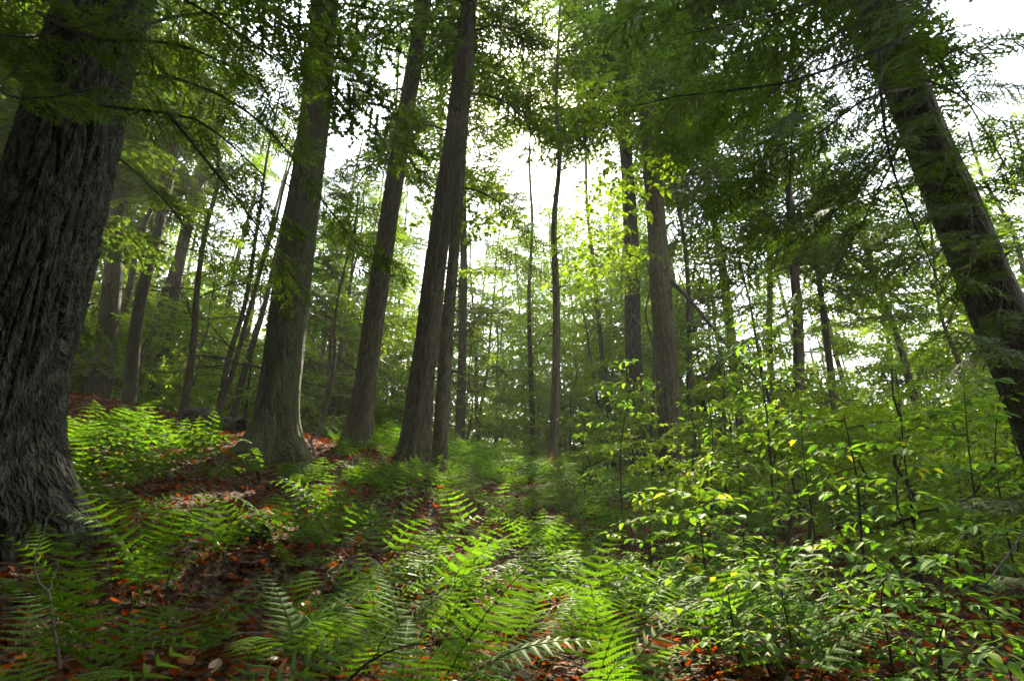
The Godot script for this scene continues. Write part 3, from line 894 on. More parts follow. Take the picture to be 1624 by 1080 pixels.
func background_trees() -> void:
	# trunks one can tell apart: [label, base, a point higher up, radius, bark, height, crown from, reach, foliage]
	var rows := [
		["stout hazy brown trunk just right of the massive old tree", Vector3(-8.67, 4.85, -12.00), Vector3(-9.35, 8.90, -12.00), 0.21, "bark_brown", 17.0, 5.0, 2.6, "mid0"],
		["dark leaning trunk, second from the massive old tree", Vector3(-7.35, 4.47, -11.00), Vector3(-7.70, 7.92, -11.00), 0.12, "bark_brown", 14.0, 4.5, 2.2, "mid1"],
		["faint leaning trunk behind the dark leaning one", Vector3(-9.47, 5.64, -15.00), Vector3(-9.58, 8.98, -15.00), 0.15, "bark_brown", 15.0, 4.5, 2.4, "mid2"],
		["thin black sapling trunk with bare side twigs left of the log", Vector3(-5.71, 3.96, -10.00), Vector3(-6.09, 8.18, -10.00), 0.062, "bark_brown", 9.0, 4.2, 1.6, "mid0"],
		["left stem of the thin forked pair behind the log", Vector3(-5.59, 4.22, -11.00), Vector3(-5.62, 6.71, -11.00), 0.055, "bark_brown", 9.0, 3.8, 1.5, "mid1"],
		["right stem of the thin forked pair behind the log", Vector3(-5.64, 4.18, -11.00), Vector3(-5.39, 6.85, -11.00), 0.05, "bark_brown", 8.0, 3.4, 1.5, "mid2"],
		["hazy leaning stem beside the mossy-footed tree", Vector3(-6.29, 4.73, -13.00), Vector3(-6.11, 7.74, -13.00), 0.075, "bark_brown", 11.0, 4.0, 1.8, "mid0"],
		["thin dark sapling with one long side branch left of the straight tree", Vector3(-3.46, 3.53, -10.50), Vector3(-3.43, 4.86, -10.50), 0.04, "bark_brown", 5.5, 1.8, 1.5, "mid1"],
		["pale hazy trunk right behind the slim dark stem", Vector3(-1.16, 3.74, -13.00), Vector3(-1.27, 12.43, -13.00), 0.11, "bark_brown", 17.0, 6.0, 2.2, "mid2"],
		["short hazy stub of trunk in the bright gap", Vector3(-0.56, 4.60, -20.00), Vector3(-0.57, 7.42, -20.00), 0.075, "bark_brown", 6.5, 3.5, 1.8, "broad0"],
		["thin crooked trunk in the bright gap beside the stub", Vector3(-0.97, 4.24, -18.00), Vector3(-1.23, 8.49, -18.00), 0.08, "bark_brown", 9.0, 4.5, 2.0, "broad1"],
		["thin dark trunk just right of the dark brown trunk", Vector3(3.71, 2.91, -12.00), Vector3(4.10, 9.80, -12.00), 0.07, "bark_brown", 13.0, 5.2, 1.9, "mid0"],
		["slender grey trunk behind the tall leafy sapling", Vector3(5.59, 2.56, -13.00), Vector3(6.61, 10.54, -13.00), 0.09, "bark_brown", 14.0, 5.0, 2.2, "mid1"],
		["darker thicker trunk right of the slender grey trunk", Vector3(5.72, 2.20, -12.00), Vector3(6.67, 9.80, -12.00), 0.13, "bark_brown", 15.0, 5.0, 2.4, "mid2"],
		["dim trunk among hanging boughs right of the darker one", Vector3(6.90, 2.30, -13.00), Vector3(7.69, 8.63, -13.00), 0.10, "bark_brown", 13.0, 4.5, 2.4, "mid0"],
		["faint thin trunk far behind the right-hand saplings", Vector3(6.43, 3.69, -18.00), Vector3(6.73, 8.49, -18.00), 0.08, "bark_brown", 12.0, 4.0, 2.2, "broad2"],
		["thin bent trunk at the sunlit clearing near the leaning tree", Vector3(9.07, 2.91, -12.00), Vector3(9.68, 6.91, -12.00), 0.06, "bark_brown", 9.0, 3.5, 2.0, "mid2"],
	]
	var s := 200
	for q in rows:
		s += 1
		var t := stem_tree("forest_tree", q[0], q[1], q[2], q[5], q[3], q[4], s, "trunks standing back in the wood")
		var hemlock: bool = not (q[8] as String).begins_with("broad")
		crown_on(t[0], t[1], q[6], q[5] + 0.3, q[7], 4.0 if hemlock else 3.5, 0.42, boughs[q[8]], t[2], 0.85 if hemlock else 0.95, 0.45)
		dead_limbs(t[0], t[1], 1.0, q[6], 10 if hemlock else 4, t[2])
	# the wood behind them, from one side of the view to the other
	var r := rnd(77)
	var spots: Array[Vector2] = []
	var tries := 0
	while spots.size() < 112 and tries < 12000:
		tries += 1
		var d := r.randf_range(13.0, 44.0)
		var u := r.randf_range(-1.25, 1.25)
		var p := Vector2(u * d, d)
		var ok := not (absf(u - 0.08) < 0.2 and d < 21.0)
		for q in spots:
			if q.distance_to(p) < 2.0: ok = false
		if ok: spots.append(p)
	spots.sort_custom(func(a, b): return a.x / a.y < b.x / b.y)
	var tally := {}
	for p in spots:
		s += 1
		var u := p.x / p.y
		var middle := smoothstep(0.36, 0.16, absf(u + 0.04))
		var broad := r.randf() < (0.65 if middle > 0.5 else 0.5)
		var height := r.randf_range(13.0, 20.0)
		if middle > 0.3: height = minf(height, p.y - r.randf_range(6.0, 9.0))
		if u < -0.3: height = minf(height, p.y * 0.8)
		if u > 0.72: height = minf(height, p.y * 0.95)
		var far: String = "mid-distance" if p.y < 24.0 else "far"
		var kind: String = "yellow-green broadleaf" if broad else "drooping hemlock"
		var key := far + " " + kind
		tally[key] = tally.get(key, 0) + 1
		var label := "hazy %s tree, %s such tree from the left in the %s wood" % [kind, ordinal(tally[key]), far]
		var base := grounded(Vector3(p.x, 0, -p.y))
		var t := stem_tree("broadleaf_tree" if broad else "hemlock_tree", label, base, base + Vector3(r.randf_range(-.3, .3), 5, r.randf_range(-.3, .3)), height * 0.94, height * lerpf(0.0085, 0.0055, middle), "bark_brown", s, "hazy trees filling the wood behind")
		if broad:
			crown_on(t[0], t[1], height * 0.1, height, 2.8, 4.0, 0.42, boughs["%s%d" % ["broad" if p.y < 22.0 else "broadfar", r.randi() % 3]], t[2], 0.95, 0.25, 1.2, middle < 0.3)
		else:
			crown_on(t[0], t[1], height * 0.08, height, 3.0, 3.4, 0.62, boughs["far%d" % (r.randi() % 3)], t[2], 0.75, 0.3, 1.2, middle < 0.3)
	# tall thin-leaved trees that screen the bright gap
	var screen := []
	for i in 15:
		var d := r.randf_range(17.0, 34.0)
		screen.append([lerpf(-0.33, 0.33, (i + r.randf()) / 15.0), d, d - r.randf_range(6.5, 9.5)])
	screen.sort_custom(func(a, b): return a[0] < b[0])
	for i in screen.size():
		s += 1
		var q: Array = screen[i]
		var base := grounded(Vector3(q[0] * q[1], 0, -q[1]))
		var t := stem_tree("broadleaf_tree", "tall light-leaved tree screening the bright sky gap, %s from the left" % ordinal(i + 1), base, base + Vector3(r.randf_range(-.5, .5), 5, r.randf_range(-.3, .3)), q[2] - 1.0, 0.055, "bark_brown", s, "light-leaved trees before the bright gap")
		crown_on(t[0], t[1], 1.5, q[2], 2.6, 3.2, 0.5, boughs["%s%d" % ["broad" if i % 4 else "far", i % 3]], t[2], 0.95, 0.3, 1.1, false)
	# high crowns that close the roof above the crest
	var high := [[-0.25, 15.0, 17.0, "mid0"], [-0.12, 14.0, 16.0, "broad1"], [0.17, 16.5, 17.0, "broad2"], [0.03, 17.5, 16.5, "broad0"]]
	high.sort_custom(func(a, b): return a[0] < b[0])
	for i in high.size():
		s += 1
		var q: Array = high[i]
		var base := grounded(Vector3(q[0] * q[1], 0, -q[1]))
		var t := stem_tree("forest_tree", "slim high-crowned tree beyond the crest, %s from the left" % ordinal(i + 1), base, base + Vector3(r.randf_range(-.4, .4), 5, r.randf_range(-.2, .2)), q[2], 0.085, "bark_brown", s, "slim high-crowned trees beyond the crest")
		crown_on(t[0], t[1], 6.2, q[2] + 0.4, 2.6, 3.4, 0.5, boughs[q[3]], t[2], 0.9, 0.1, 1.1)
		dead_limbs(t[0], t[1], 2.0, 6.0, 5, t[2])
	# bushy young broadleaf trees between the trunks
	var young: Array[Vector2] = []
	tries = 0
	while young.size() < 64 and tries < 6000:
		tries += 1
		var d := r.randf_range(9.5, 22.0)
		var u := r.randf_range(-0.8, 1.0)
		if u < 0.2 and d < 12.5: continue
		var p := Vector2(u * d, d)
		var ok := not (absf(u - 0.08) < 0.15 and r.randf() < 0.7)
		for q in young:
			if q.distance_to(p) < 1.3: ok = false
		if ok: young.append(p)
	for i in 16:
		var d := r.randf_range(6.3, 9.5)
		young.append(Vector2(lerpf(0.3, 1.0, (i + r.randf()) / 16.0) * d, d))
	young.sort_custom(func(a, b): return a.x / a.y < b.x / b.y)
	var nth := 0
	for p in young:
		s += 1
		nth += 1
		var height := r.randf_range(2.0, 5.5) if p.y > 9.5 else r.randf_range(1.2, 2.6)
		var base := grounded(Vector3(p.x, 0, -p.y))
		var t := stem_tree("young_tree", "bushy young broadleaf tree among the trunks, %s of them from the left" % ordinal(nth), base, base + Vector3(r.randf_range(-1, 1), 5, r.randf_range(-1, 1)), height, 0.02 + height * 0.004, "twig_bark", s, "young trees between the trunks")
		crown_on(t[0], t[1], 0.4, height + 0.3, 1.3, 3.2, 0.33, boughs["broad%d" % (r.randi() % 3)], t[2], 0.9, 0.1)
	# unseen young hemlocks added beside and behind the camera to shade the foreground
	var shade_hemlocks := [[-4.3, -0.5], [-3.6, 0.9], [-5.3, 0.3], [-1.9, 2.7], [-2.5, 1.3], [-6.0, -2.6], [3.6, 0.4], [1.7, 2.3], [-0.7, 2.8], [3.0, 3.2], [-1.7, 1.9], [0.6, 2.0], [-1.3, 3.8], [2.7, 1.5]]
	only_behind = true
	for q in shade_hemlocks:
		s += 1
		var base := grounded(Vector3(q[0], 0, q[1]))
		var t := stem_tree("hemlock_tree", "young bushy hemlock added out of view around the camera to shade the foreground", base, base + Vector3(r.randf_range(-.2, .2), 5, r.randf_range(-.2, .2)), 8.0, 0.06, "bark_brown", s, "young hemlocks added around the camera for shade")
		crown_on(t[0], t[1], 0.7, 8.0, 1.7, 4.0, 0.35, boughs["far%d" % (r.randi() % 3)], t[2], 0.4)
	only_behind = false
	for q in [[-5.5, 1.5], [4.2, 2.6], [-2.2, 4.0], [1.2, 6.0], [6.5, 0.5], [-8.0, -2.5], [-5.0, 7.0], [5.0, 7.5], [9.5, 2.0], [-10.0, 3.0], [-1.0, 10.0], [-9.5, -8.0], [0.4, 2.6]]:  # the wood goes on around the camera and closes the roof of leaves
		s += 1
		var base := grounded(Vector3(q[0], 0, q[1]))
		var t := stem_tree("hemlock_tree", "tall hemlock out of view beside or behind the camera", base, base + Vector3(r.randf_range(-.2, .2), 5, r.randf_range(-.2, .2)), r.randf_range(15, 19), 0.17, "bark_brown", s, "hemlocks around the camera")
		crown_on(t[0], t[1], 2.2 if q[0] < 0 else 4.5, 19.0, 3.4, 4.2, 0.45, boughs["far%d" % (r.randi() % 3)], t[2], 0.4, 0.0, 1.2)  # unseen crowns on the left start lower to keep light off that side
	# and what merges into one green mass beyond
	var o := Node3D.new()
	o.name = "distant_forest"
	add_child(o)
	tag(o, "pale green mass of forest beyond the last trunks", "forest", "", "stuff")
	for kind in ["far0", "broadfar0", "broadfar1"]:
		var at := []
		var tints := []
		for i in 1300:
			var d := r.randf_range(46.0, 75.0)
			var u := r.randf_range(-1.3, 1.3)
			var h := r.randf_range(0.2, 14.0 if absf(u) > 0.35 else 9.0)
			at.append(ring_of(r, grounded(Vector3(u * d, 0, -d)) + Vector3(0, h, 0), r.randf() * TAU, r.randf_range(-0.5, 0.2), r.randf_range(2.2, 3.6)))
			tints.append(green(r, 0.7))
		copies("foliage", boughs[kind], at, tints, o)

func ordinal(n: int) -> String:
	var small := ["zeroth", "first", "second", "third", "fourth", "fifth", "sixth", "seventh", "eighth", "ninth", "tenth", "eleventh", "twelfth", "thirteenth", "fourteenth", "fifteenth", "sixteenth", "seventeenth", "eighteenth", "nineteenth", "twentieth"]
	if n <= 20: return small[n]
	return "%d%s" % [n, "th" if n % 10 == 0 or n % 10 > 3 or (n % 100 > 10 and n % 100 < 14) else ["th", "st", "nd", "rd"][n % 10]]

func sapling(called: String, label: String, pts: Array, r0: float, n: int, reach: float, leaf: float, s: int, tones: Array, kind := 0, from := 0.3, most := 295, lift := 0.1) -> void:
	var r := rnd(s)
	var base: Vector3 = grounded(pts[0])
	var o := thing(called, label, "sapling", base, "leafy saplings")
	var rel := []
	for p in pts: rel.append(p - base)
	rel[0] = Vector3(0, -0.1, 0)
	var axis := curve(rel, 22)
	var mb := MB.new()
	tube(mb, axis, r0, r0 * 0.2, 7)
	mb.c.clear()
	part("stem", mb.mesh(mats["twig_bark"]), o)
	var spots := []
	var a := r.randf() * TAU
	for i in n:
		var t := lerpf(from, 1.0, (i + 0.5) / n)
		var f := t * 20.99
		var p: Vector3 = (axis[int(f)] as Vector3).lerp(axis[int(f) + 1], f - int(f))
		a += 2.4 + r.randf_range(-.4, .4)
		var l := reach * (1.1 - 0.55 * t) * r.randf_range(0.7, 1.2)
		var tw := wander(r, p, Vector3(cos(a), lift + r.randf_range(-0.15, 0.15), sin(a)), l, 8, 0.13, -0.025)
		var bm := MB.new()
		tube(bm, tw, r0 * 0.32, 0.001, 4)
		leaves_along(r, tw, l, leaf, spots)
		for k in [2, 4]:
			var sd: float = -1.0 if (k == 2) == (i % 2 == 0) else 1.0
			var d: Vector3 = (tw[k + 1] - tw[k]).normalized()
			var sub := wander(r, tw[k], d + d.cross(Vector3.UP) * sd * r.randf_range(0.6, 1.1), l * r.randf_range(0.35, 0.5), 8, 0.12, -0.03)
			tube(bm, sub, r0 * 0.2, 0.001, 4)
			leaves_along(r, sub, l * 0.42, leaf, spots)
		bm.c.clear()
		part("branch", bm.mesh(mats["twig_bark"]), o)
	# keep an even share of the leaves where there would be too many
	var skip := maxf(1.0, float(spots.size()) / most)
	var at := 0.0
	while int(at) < spots.size():
		var m := part("leaf", leaf_shapes[kind * 3 + r.randi() % 3], o, spots[int(at)])
		m.material_override = mats[tones[r.randi() % tones.size()]]
		at += skip

func leaves_along(r: RandomNumberGenerator, tw: Array, l: float, leaf: float, spots: Array) -> void:
	var step := leaf * 0.6
	var along := 0.15 * l
	var side := 1.0
	while along < l * 1.02:
		var g := clampf(along / l, 0.0, 0.9999) * 8.0
		var q: Vector3 = (tw[int(g)] as Vector3).lerp(tw[mini(int(g) + 1, 8)], g - int(g))
		var d: Vector3 = (tw[mini(int(g) + 1, 8)] - tw[mini(int(g), 7)]).normalized()
		var out := d.cross(Vector3.UP).normalized() * side
		var last := along + step >= l * 1.02
		var dir: Vector3 = (d if last else (d * r.randf_range(0.3, 0.8) + out)) + Vector3(0, r.randf_range(-0.5, 0.1), 0)
		dir = dir.normalized()
		var up := (Vector3.UP + Vector3(r.randf_range(-.35, .35), 0, r.randf_range(-.35, .35))).normalized()
		var z := dir.cross(up).normalized()
		up = z.cross(dir)
		var size := leaf * r.randf_range(0.5, 1.15)
		spots.append(Transform3D(Basis(dir * size, up * size, z * size), q + dir * size * 0.12))
		side = -side
		along += step * r.randf_range(0.8, 1.2)

func saplings() -> void:
	var tones := {"leaf_fresh": Color(0.18, 0.3, 0.045), "leaf_green": Color(0.13, 0.255, 0.04), "leaf_lime": Color(0.2, 0.315, 0.055), "leaf_deep": Color(0.09, 0.2, 0.035), "leaf_yellow": Color(0.36, 0.33, 0.06)}
	for k in tones: leafy(k, tones[k], Color(0.95, 1.0, 0.28), 0.6, 0.2)
	for s in 3: leaf_shapes.append(leaf_mesh(400 + s, 0.27, 0.12 + 0.06 * s, mats["leaf_green"]))
	for s in 3: leaf_shapes.append(leaf_mesh(410 + s, 0.36, 0.1 + 0.05 * s, mats["leaf_green"]))
	var lime := ["leaf_fresh", "leaf_lime", "leaf_fresh", "leaf_green", "leaf_green", "leaf_lime", "leaf_fresh", "leaf_deep", "leaf_fresh", "leaf_green", "leaf_deep", "leaf_green", "leaf_fresh", "leaf_lime", "leaf_green", "leaf_yellow"]
	var mixed := ["leaf_fresh", "leaf_green", "leaf_green", "leaf_deep"]
	sapling("beech_sapling", "bright leafy sapling in front of the pale and the dark brown trunks", [Vector3(1.15, 1.97, -6.50), Vector3(1.19, 2.51, -6.50), Vector3(1.29, 3.05, -6.40), Vector3(1.42, 3.62, -6.30)], 0.012, 20, 0.62, 0.081, 501, lime, 0, 0.1)
	sapling("beech_sapling", "leafy sapling spreading left of the bright one, over the ferns", [Vector3(0.87, 2.08, -7.20), Vector3(0.86, 2.67, -7.20), Vector3(0.92, 3.20, -7.10)], 0.01, 14, 0.6, 0.076, 502, lime, 0, 0.2)
	sapling("beech_sapling", "sapling with a forked dark stem right of the dark brown trunk", [Vector3(1.76, 1.69, -5.80), Vector3(1.90, 2.20, -5.70), Vector3(1.92, 2.48, -5.60), Vector3(1.89, 2.96, -5.50)], 0.011, 16, 0.6, 0.081, 503, lime, 0, 0.25)
	sapling("beech_sapling", "tall sapling whose leaves fan out below the hanging hemlock boughs", [Vector3(2.19, 1.54, -5.40), Vector3(2.32, 2.35, -5.30), Vector3(2.31, 3.04, -5.20), Vector3(2.29, 3.71, -5.10)], 0.013, 22, 0.62, 0.076, 504, mixed, 0, 0.3)
	sapling("beech_sapling", "sapling on a straight black stem near the sunlit leaf bank", [Vector3(1.94, 1.00, -3.60), Vector3(2.01, 1.36, -3.60), Vector3(2.03, 1.67, -3.55), Vector3(2.01, 2.04, -3.50)], 0.014, 16, 0.42, 0.076, 505, mixed, 0, 0.35)
	sapling("beech_sapling", "thin leaning sapling with lime leaves right of the black stem", [Vector3(1.90, 0.89, -3.00), Vector3(1.87, 1.16, -2.95), Vector3(1.83, 1.49, -2.90), Vector3(1.93, 1.75, -2.85)], 0.008, 14, 0.36, 0.074, 506, lime, 0, 0.25)
	sapling("beech_sapling", "low sapling with broad bright leaves over the ferns below the brown trunk", [Vector3(1.12, 0.93, -3.70), Vector3(1.09, 1.19, -3.60), Vector3(1.06, 1.42, -3.50), Vector3(1.05, 1.61, -3.40)], 0.009, 20, 0.45, 0.081, 507, lime, 1, 0.1)
	sapling("beech_sapling", "low leafy shoot at the bottom beside the brown brush", [Vector3(1.25, 0.74, -3.00), Vector3(1.21, 0.92, -2.90), Vector3(1.19, 1.07, -2.85), Vector3(1.25, 1.20, -2.80)], 0.007, 16, 0.4, 0.065, 508, mixed, 0, 0.1)
	sapling("beech_sapling", "dense green sapling at the lower right, left of the hemlock spray", [Vector3(1.38, 0.69, -2.50), Vector3(1.35, 0.87, -2.40), Vector3(1.36, 1.02, -2.40), Vector3(1.42, 1.17, -2.35)], 0.007, 20, 0.38, 0.059, 509, mixed, 0, 0.05)
	sapling("beech_sapling", "sapling at the right edge under the leaning tree", [Vector3(1.86, 0.74, -2.60), Vector3(1.88, 0.95, -2.60), Vector3(1.92, 1.14, -2.60), Vector3(1.93, 1.34, -2.60)], 0.007, 18, 0.4, 0.065, 510, mixed, 0, 0.1)
	sapling("maple_sapling", "sapling with large flat leaves beside the leaning tree", [Vector3(3.03, 1.22, -4.20), Vector3(3.19, 1.71, -4.20), Vector3(3.20, 2.13, -4.10), Vector3(3.21, 2.47, -4.00)], 0.01, 12, 0.5, 0.099, 511, mixed, 1, 0.4)
	sapling("beech_sapling", "sparse sapling half way between the fern slope and the leaf bank", [Vector3(2.86, 1.30, -5.60), Vector3(2.84, 1.71, -5.50), Vector3(2.77, 2.14, -5.40), Vector3(2.72, 2.40, -5.30)], 0.009, 14, 0.55, 0.076, 512, mixed, 0, 0.2)
	sapling("maple_sapling", "low broad-leaved seedling beside the massive old tree", [Vector3(-3.48, 2.25, -5.40), Vector3(-3.47, 2.43, -5.40), Vector3(-3.42, 2.58, -5.40)], 0.006, 9, 0.4, 0.11, 513, ["leaf_green", "leaf_deep"], 1, 0.2, 60)

	sapling("beech_sapling", "wide lime sapling between the tall sapling and the black stem", [Vector3(2.18, 1.33, -4.60), Vector3(2.19, 1.67, -4.50), Vector3(2.16, 2.02, -4.40), Vector3(2.17, 2.38, -4.30)], 0.01, 18, 0.6, 0.077, 514, lime, 0, 0.15)
	sapling("beech_sapling", "leafy sapling filling the space under the hanging boughs near the leaning tree", [Vector3(3.15, 1.45, -5.00), Vector3(3.21, 1.93, -4.90), Vector3(3.23, 2.43, -4.80), Vector3(3.23, 2.84, -4.70)], 0.011, 20, 0.65, 0.077, 515, mixed, 0, 0.15)
	sapling("beech_sapling", "low bright sapling above the bank of sunlit leaves", [Vector3(1.65, 1.12, -4.60), Vector3(1.66, 1.41, -4.50), Vector3(1.65, 1.70, -4.40), Vector3(1.63, 1.95, -4.30)], 0.009, 18, 0.55, 0.077, 516, lime, 0, 0.1)
	sapling("beech_sapling", "low shoot with layered leaves at the bottom, second from the right corner", [Vector3(1.40, 0.73, -2.30), Vector3(1.46, 0.86, -2.30), Vector3(1.52, 0.98, -2.30), Vector3(1.50, 1.12, -2.25)], 0.006, 18, 0.38, 0.059, 517, mixed, 0, 0.05)
	sapling("beech_sapling", "low leafy shoot right of the full bright fern", [Vector3(0.88, 0.71, -2.60), Vector3(0.87, 0.84, -2.60), Vector3(0.85, 1.00, -2.55), Vector3(0.83, 1.13, -2.50)], 0.006, 16, 0.4, 0.063, 518, lime, 0, 0.05)
	sapling("beech_sapling", "small sapling at the foot of the black stem", [Vector3(1.65, 0.85, -3.30), Vector3(1.60, 1.00, -3.20), Vector3(1.60, 1.17, -3.20), Vector3(1.58, 1.32, -3.15)], 0.007, 16, 0.45, 0.068, 519, lime, 0, 0.05)
	sapling("beech_sapling", "leafy sapling at the far right in front of the clearing", [Vector3(4.04, 1.28, -5.20), Vector3(4.07, 1.76, -5.10), Vector3(4.11, 2.27, -5.00), Vector3(4.27, 2.80, -4.90)], 0.01, 20, 0.65, 0.077, 520, mixed, 0, 0.1)
	sapling("beech_sapling", "pale leafy sapling right behind the forked dark stem", [Vector3(2.95, 2.27, -8.50), Vector3(3.04, 3.13, -8.40), Vector3(3.14, 4.05, -8.30), Vector3(3.12, 4.82, -8.20)], 0.012, 20, 0.8, 0.081, 521, lime, 0, 0.1)
	sapling("beech_sapling", "low leafy shoot on the slope below the slender crooked trunk", [Vector3(0.99, 1.24, -4.60), Vector3(0.99, 1.45, -4.50), Vector3(1.01, 1.66, -4.40), Vector3(1.05, 1.84, -4.40)], 0.007, 16, 0.5, 0.072, 522, lime, 0, 0.05)
	sapling("beech_sapling", "short bushy shoot at the lower right corner", [Vector3(1.35, 0.73, -1.90), Vector3(1.39, 0.84, -1.90), Vector3(1.40, 0.93, -1.90)], 0.006, 14, 0.34, 0.054, 523, mixed, 0, 0.05)

# each point is told by the landmark it lies nearest to, on which side of it, and how near
func told_by_landmark(points: Array) -> Array:
	var marks := [["massive old tree", Vector3(-2.86, 1.34, -3.80)], ["mossy-footed tree", Vector3(-2.84, 2.61, -7.00)], ["straight brown tree", Vector3(-2.26, 3.05, -8.60)], ["thick brown tree", Vector3(-1.31, 2.71, -7.90)], ["slender crooked trunk", Vector3(0.63, 2.79, -9.50)], ["sunlit leaf patch", Vector3(-2.46, 1.75, -5.20)], ["sunny leaf spot", Vector3(-0.16, 2.05, -7.00)], ["black-stemmed sapling", Vector3(1.94, 1.00, -3.60)], ["broad-leaved low sapling", Vector3(1.12, 0.93, -3.70)], ["yellow-green foreground fern", Vector3(-0.37, 0.90, -2.30)], ["full bright foreground fern", Vector3(0.23, 0.77, -2.10)], ["pale twig", Vector3(-1.57, 0.88, -2.30)]]
	var found := {}
	for n in points.size():
		var p: Vector3 = points[n]
		var best := 0
		var near := 1e9
		for i in marks.size():
			var q := Vector2(p.x - marks[i][1].x, p.z - marks[i][1].z).length()
			if q < near:
				near = q
				best = i
		var dx: float = p.x - marks[best][1].x
		var dz: float = p.z - marks[best][1].z
		var side := ("right of" if dx > 0 else "left of") if absf(dx) > absf(dz) else ("in front of" if dz > 0 else "behind")
		var key := "%s the %s" % [side, marks[best][0]]
		if not found.has(key): found[key] = []
		found[key].append([near, n])
	var out := []
	out.resize(points.size())
	for key in found:
		var list: Array = found[key]
		list.sort_custom(func(a, b): return a[0] < b[0])
		for i in list.size(): out[list[i][1]] = "%s, %s nearest to it" % [key, ordinal(i + 1)]
	return out

func ferns() -> void:
	var r := rnd(600)
	# those nearest the lens
	close_fern(grounded(Vector3(-0.37, 0.90, -2.30)), [[-0.2, 0.35, 0.5], [0.35, 0.1, -0.3], [2.4, 0.2, 0.2]], 0.95, 601, "yellow-green fern catching the sun at the middle of the foreground")
	close_fern(grounded(Vector3(-0.59, 1.08, -3.00)), [[-1.45, 0.15, 0.1], [0.5, 0.05, 0.3], [-2.6, 0.1, 0.2]], 0.90, 602, "upright pointed fern behind the sunlit yellow-green one")
	close_fern(grounded(Vector3(-0.24, 0.85, -2.10)), [[0.1, -0.35, 0.3], [0.75, -0.1, 0.2], [-0.8, -0.1, -0.3]], 1.05, 603, "fern with one long frond arching flat to the right")
	close_fern(grounded(Vector3(0.23, 0.77, -2.10)), [[-1.5, 0.25, 0.0], [-0.9, 0.0, 0.2], [0.3, 0.2, 0.3], [-2.5, 0.1, 0.1]], 1.00, 604, "full bright fern at the bottom right of the centre")
	close_fern(grounded(Vector3(0.38, 0.88, -2.70)), [[0.45, 0.1, 0.2], [-1.7, 0.2, 0.1], [-0.6, 0.0, -0.2]], 0.90, 605, "fern reaching up and right behind the full bright one")
	close_fern(grounded(Vector3(0.03, 0.76, -1.80)), [[0.0, -0.2, 0.2], [2.9, -0.1, 0.2], [-1.3, -0.25, 0.0]], 0.80, 606, "broad-lobed fern cut by the bottom edge")
	close_fern(grounded(Vector3(0.48, 0.75, -1.90)), [[0.4, -0.1, 0.2], [2.6, -0.1, 0.0], [-1.2, -0.15, 0.2]], 0.80, 607, "low fern at the bottom below the brown brush")
	close_fern(grounded(Vector3(-0.78, 0.85, -2.50)), [[0.2, 0.0, 0.3], [1.2, 0.1, 0.2], [-1.0, 0.1, -0.2], [2.8, 0.0, 0.0]], 0.90, 608, "dark green fern left of the sunlit yellow-green one")
	close_fern(grounded(Vector3(-1.38, 0.79, -1.90)), [[-0.6, 0.1, 0.2], [0.8, 0.0, 0.2], [-1.8, 0.2, 0.0]], 0.75, 609, "pale fern tips in the bottom left corner")
	# the colony on the slope
	var bare := [[grounded(Vector3(-2.46, 1.75, -5.20)), 0.75], [grounded(Vector3(-2.15, 2.44, -7.00)), 0.5], [grounded(Vector3(-1.28, 2.54, -7.50)), 0.35], [grounded(Vector3(-0.16, 2.05, -7.00)), 0.35], [grounded(Vector3(1.19, 0.85, -4.20)), 0.4], [grounded(Vector3(-2.84, 2.61, -7.00)), 0.7], [grounded(Vector3(-3.17, 1.34, -3.80)), 0.62], [Vector3.ZERO, 1.6], [grounded(Vector3(-1.40, 0.94, -3.40)), 0.4]]
	var tries := 0
	var placed: Array[Vector3] = []
	while placed.size() < 282 and tries < 12000:
		tries += 1
		var d := pow(r.randf(), 0.95) * 8.6 + 1.7
		var u := r.randf_range(-0.76, 0.42)
		if d > 10.2 or (u < -0.3 and d > 6.6): continue
		var p := Vector3(u * d, 0, -d)
		if patch.get_noise_2d(p.x, p.z) < r.randf_range(-0.6, -0.1): continue
		var ok := true
		for q in placed:
			if Vector2(q.x - p.x, q.z - p.z).length() < (0.34 if d < 4.0 else 0.24): ok = false
		for b in bare:
			if Vector2(b[0].x - p.x, b[0].z - p.z).length() < b[1]: ok = false
		if ok: placed.append(grounded(p))
	var told := told_by_landmark(placed)
	for i in placed.size():
		fern(placed[i], r.randf_range(0.7, 1.15), r.randf_range(-1.2, 0.9), r.randi_range(4, 6), r.randf_range(2.0, 4.5), r, "green fern " + told[i], "ferns on the slope")
	# bright stand on the crest
	var stand := []
	for i in 14: stand.append(grounded(Vector3(0.12, 2.59, -8.60) + Vector3(r.randf_range(-0.9, 0.9), 0, r.randf_range(-0.7, 0.5))))
	stand.sort_custom(func(a, b): return a.x < b.x)
	for i in 14: fern(stand[i], r.randf_range(1.0, 1.4), r.randf() * TAU, 6, 4.0, r, "tall pale green fern in the stand on the crest, %s from the left" % ordinal(i + 1), "ferns on the crest")

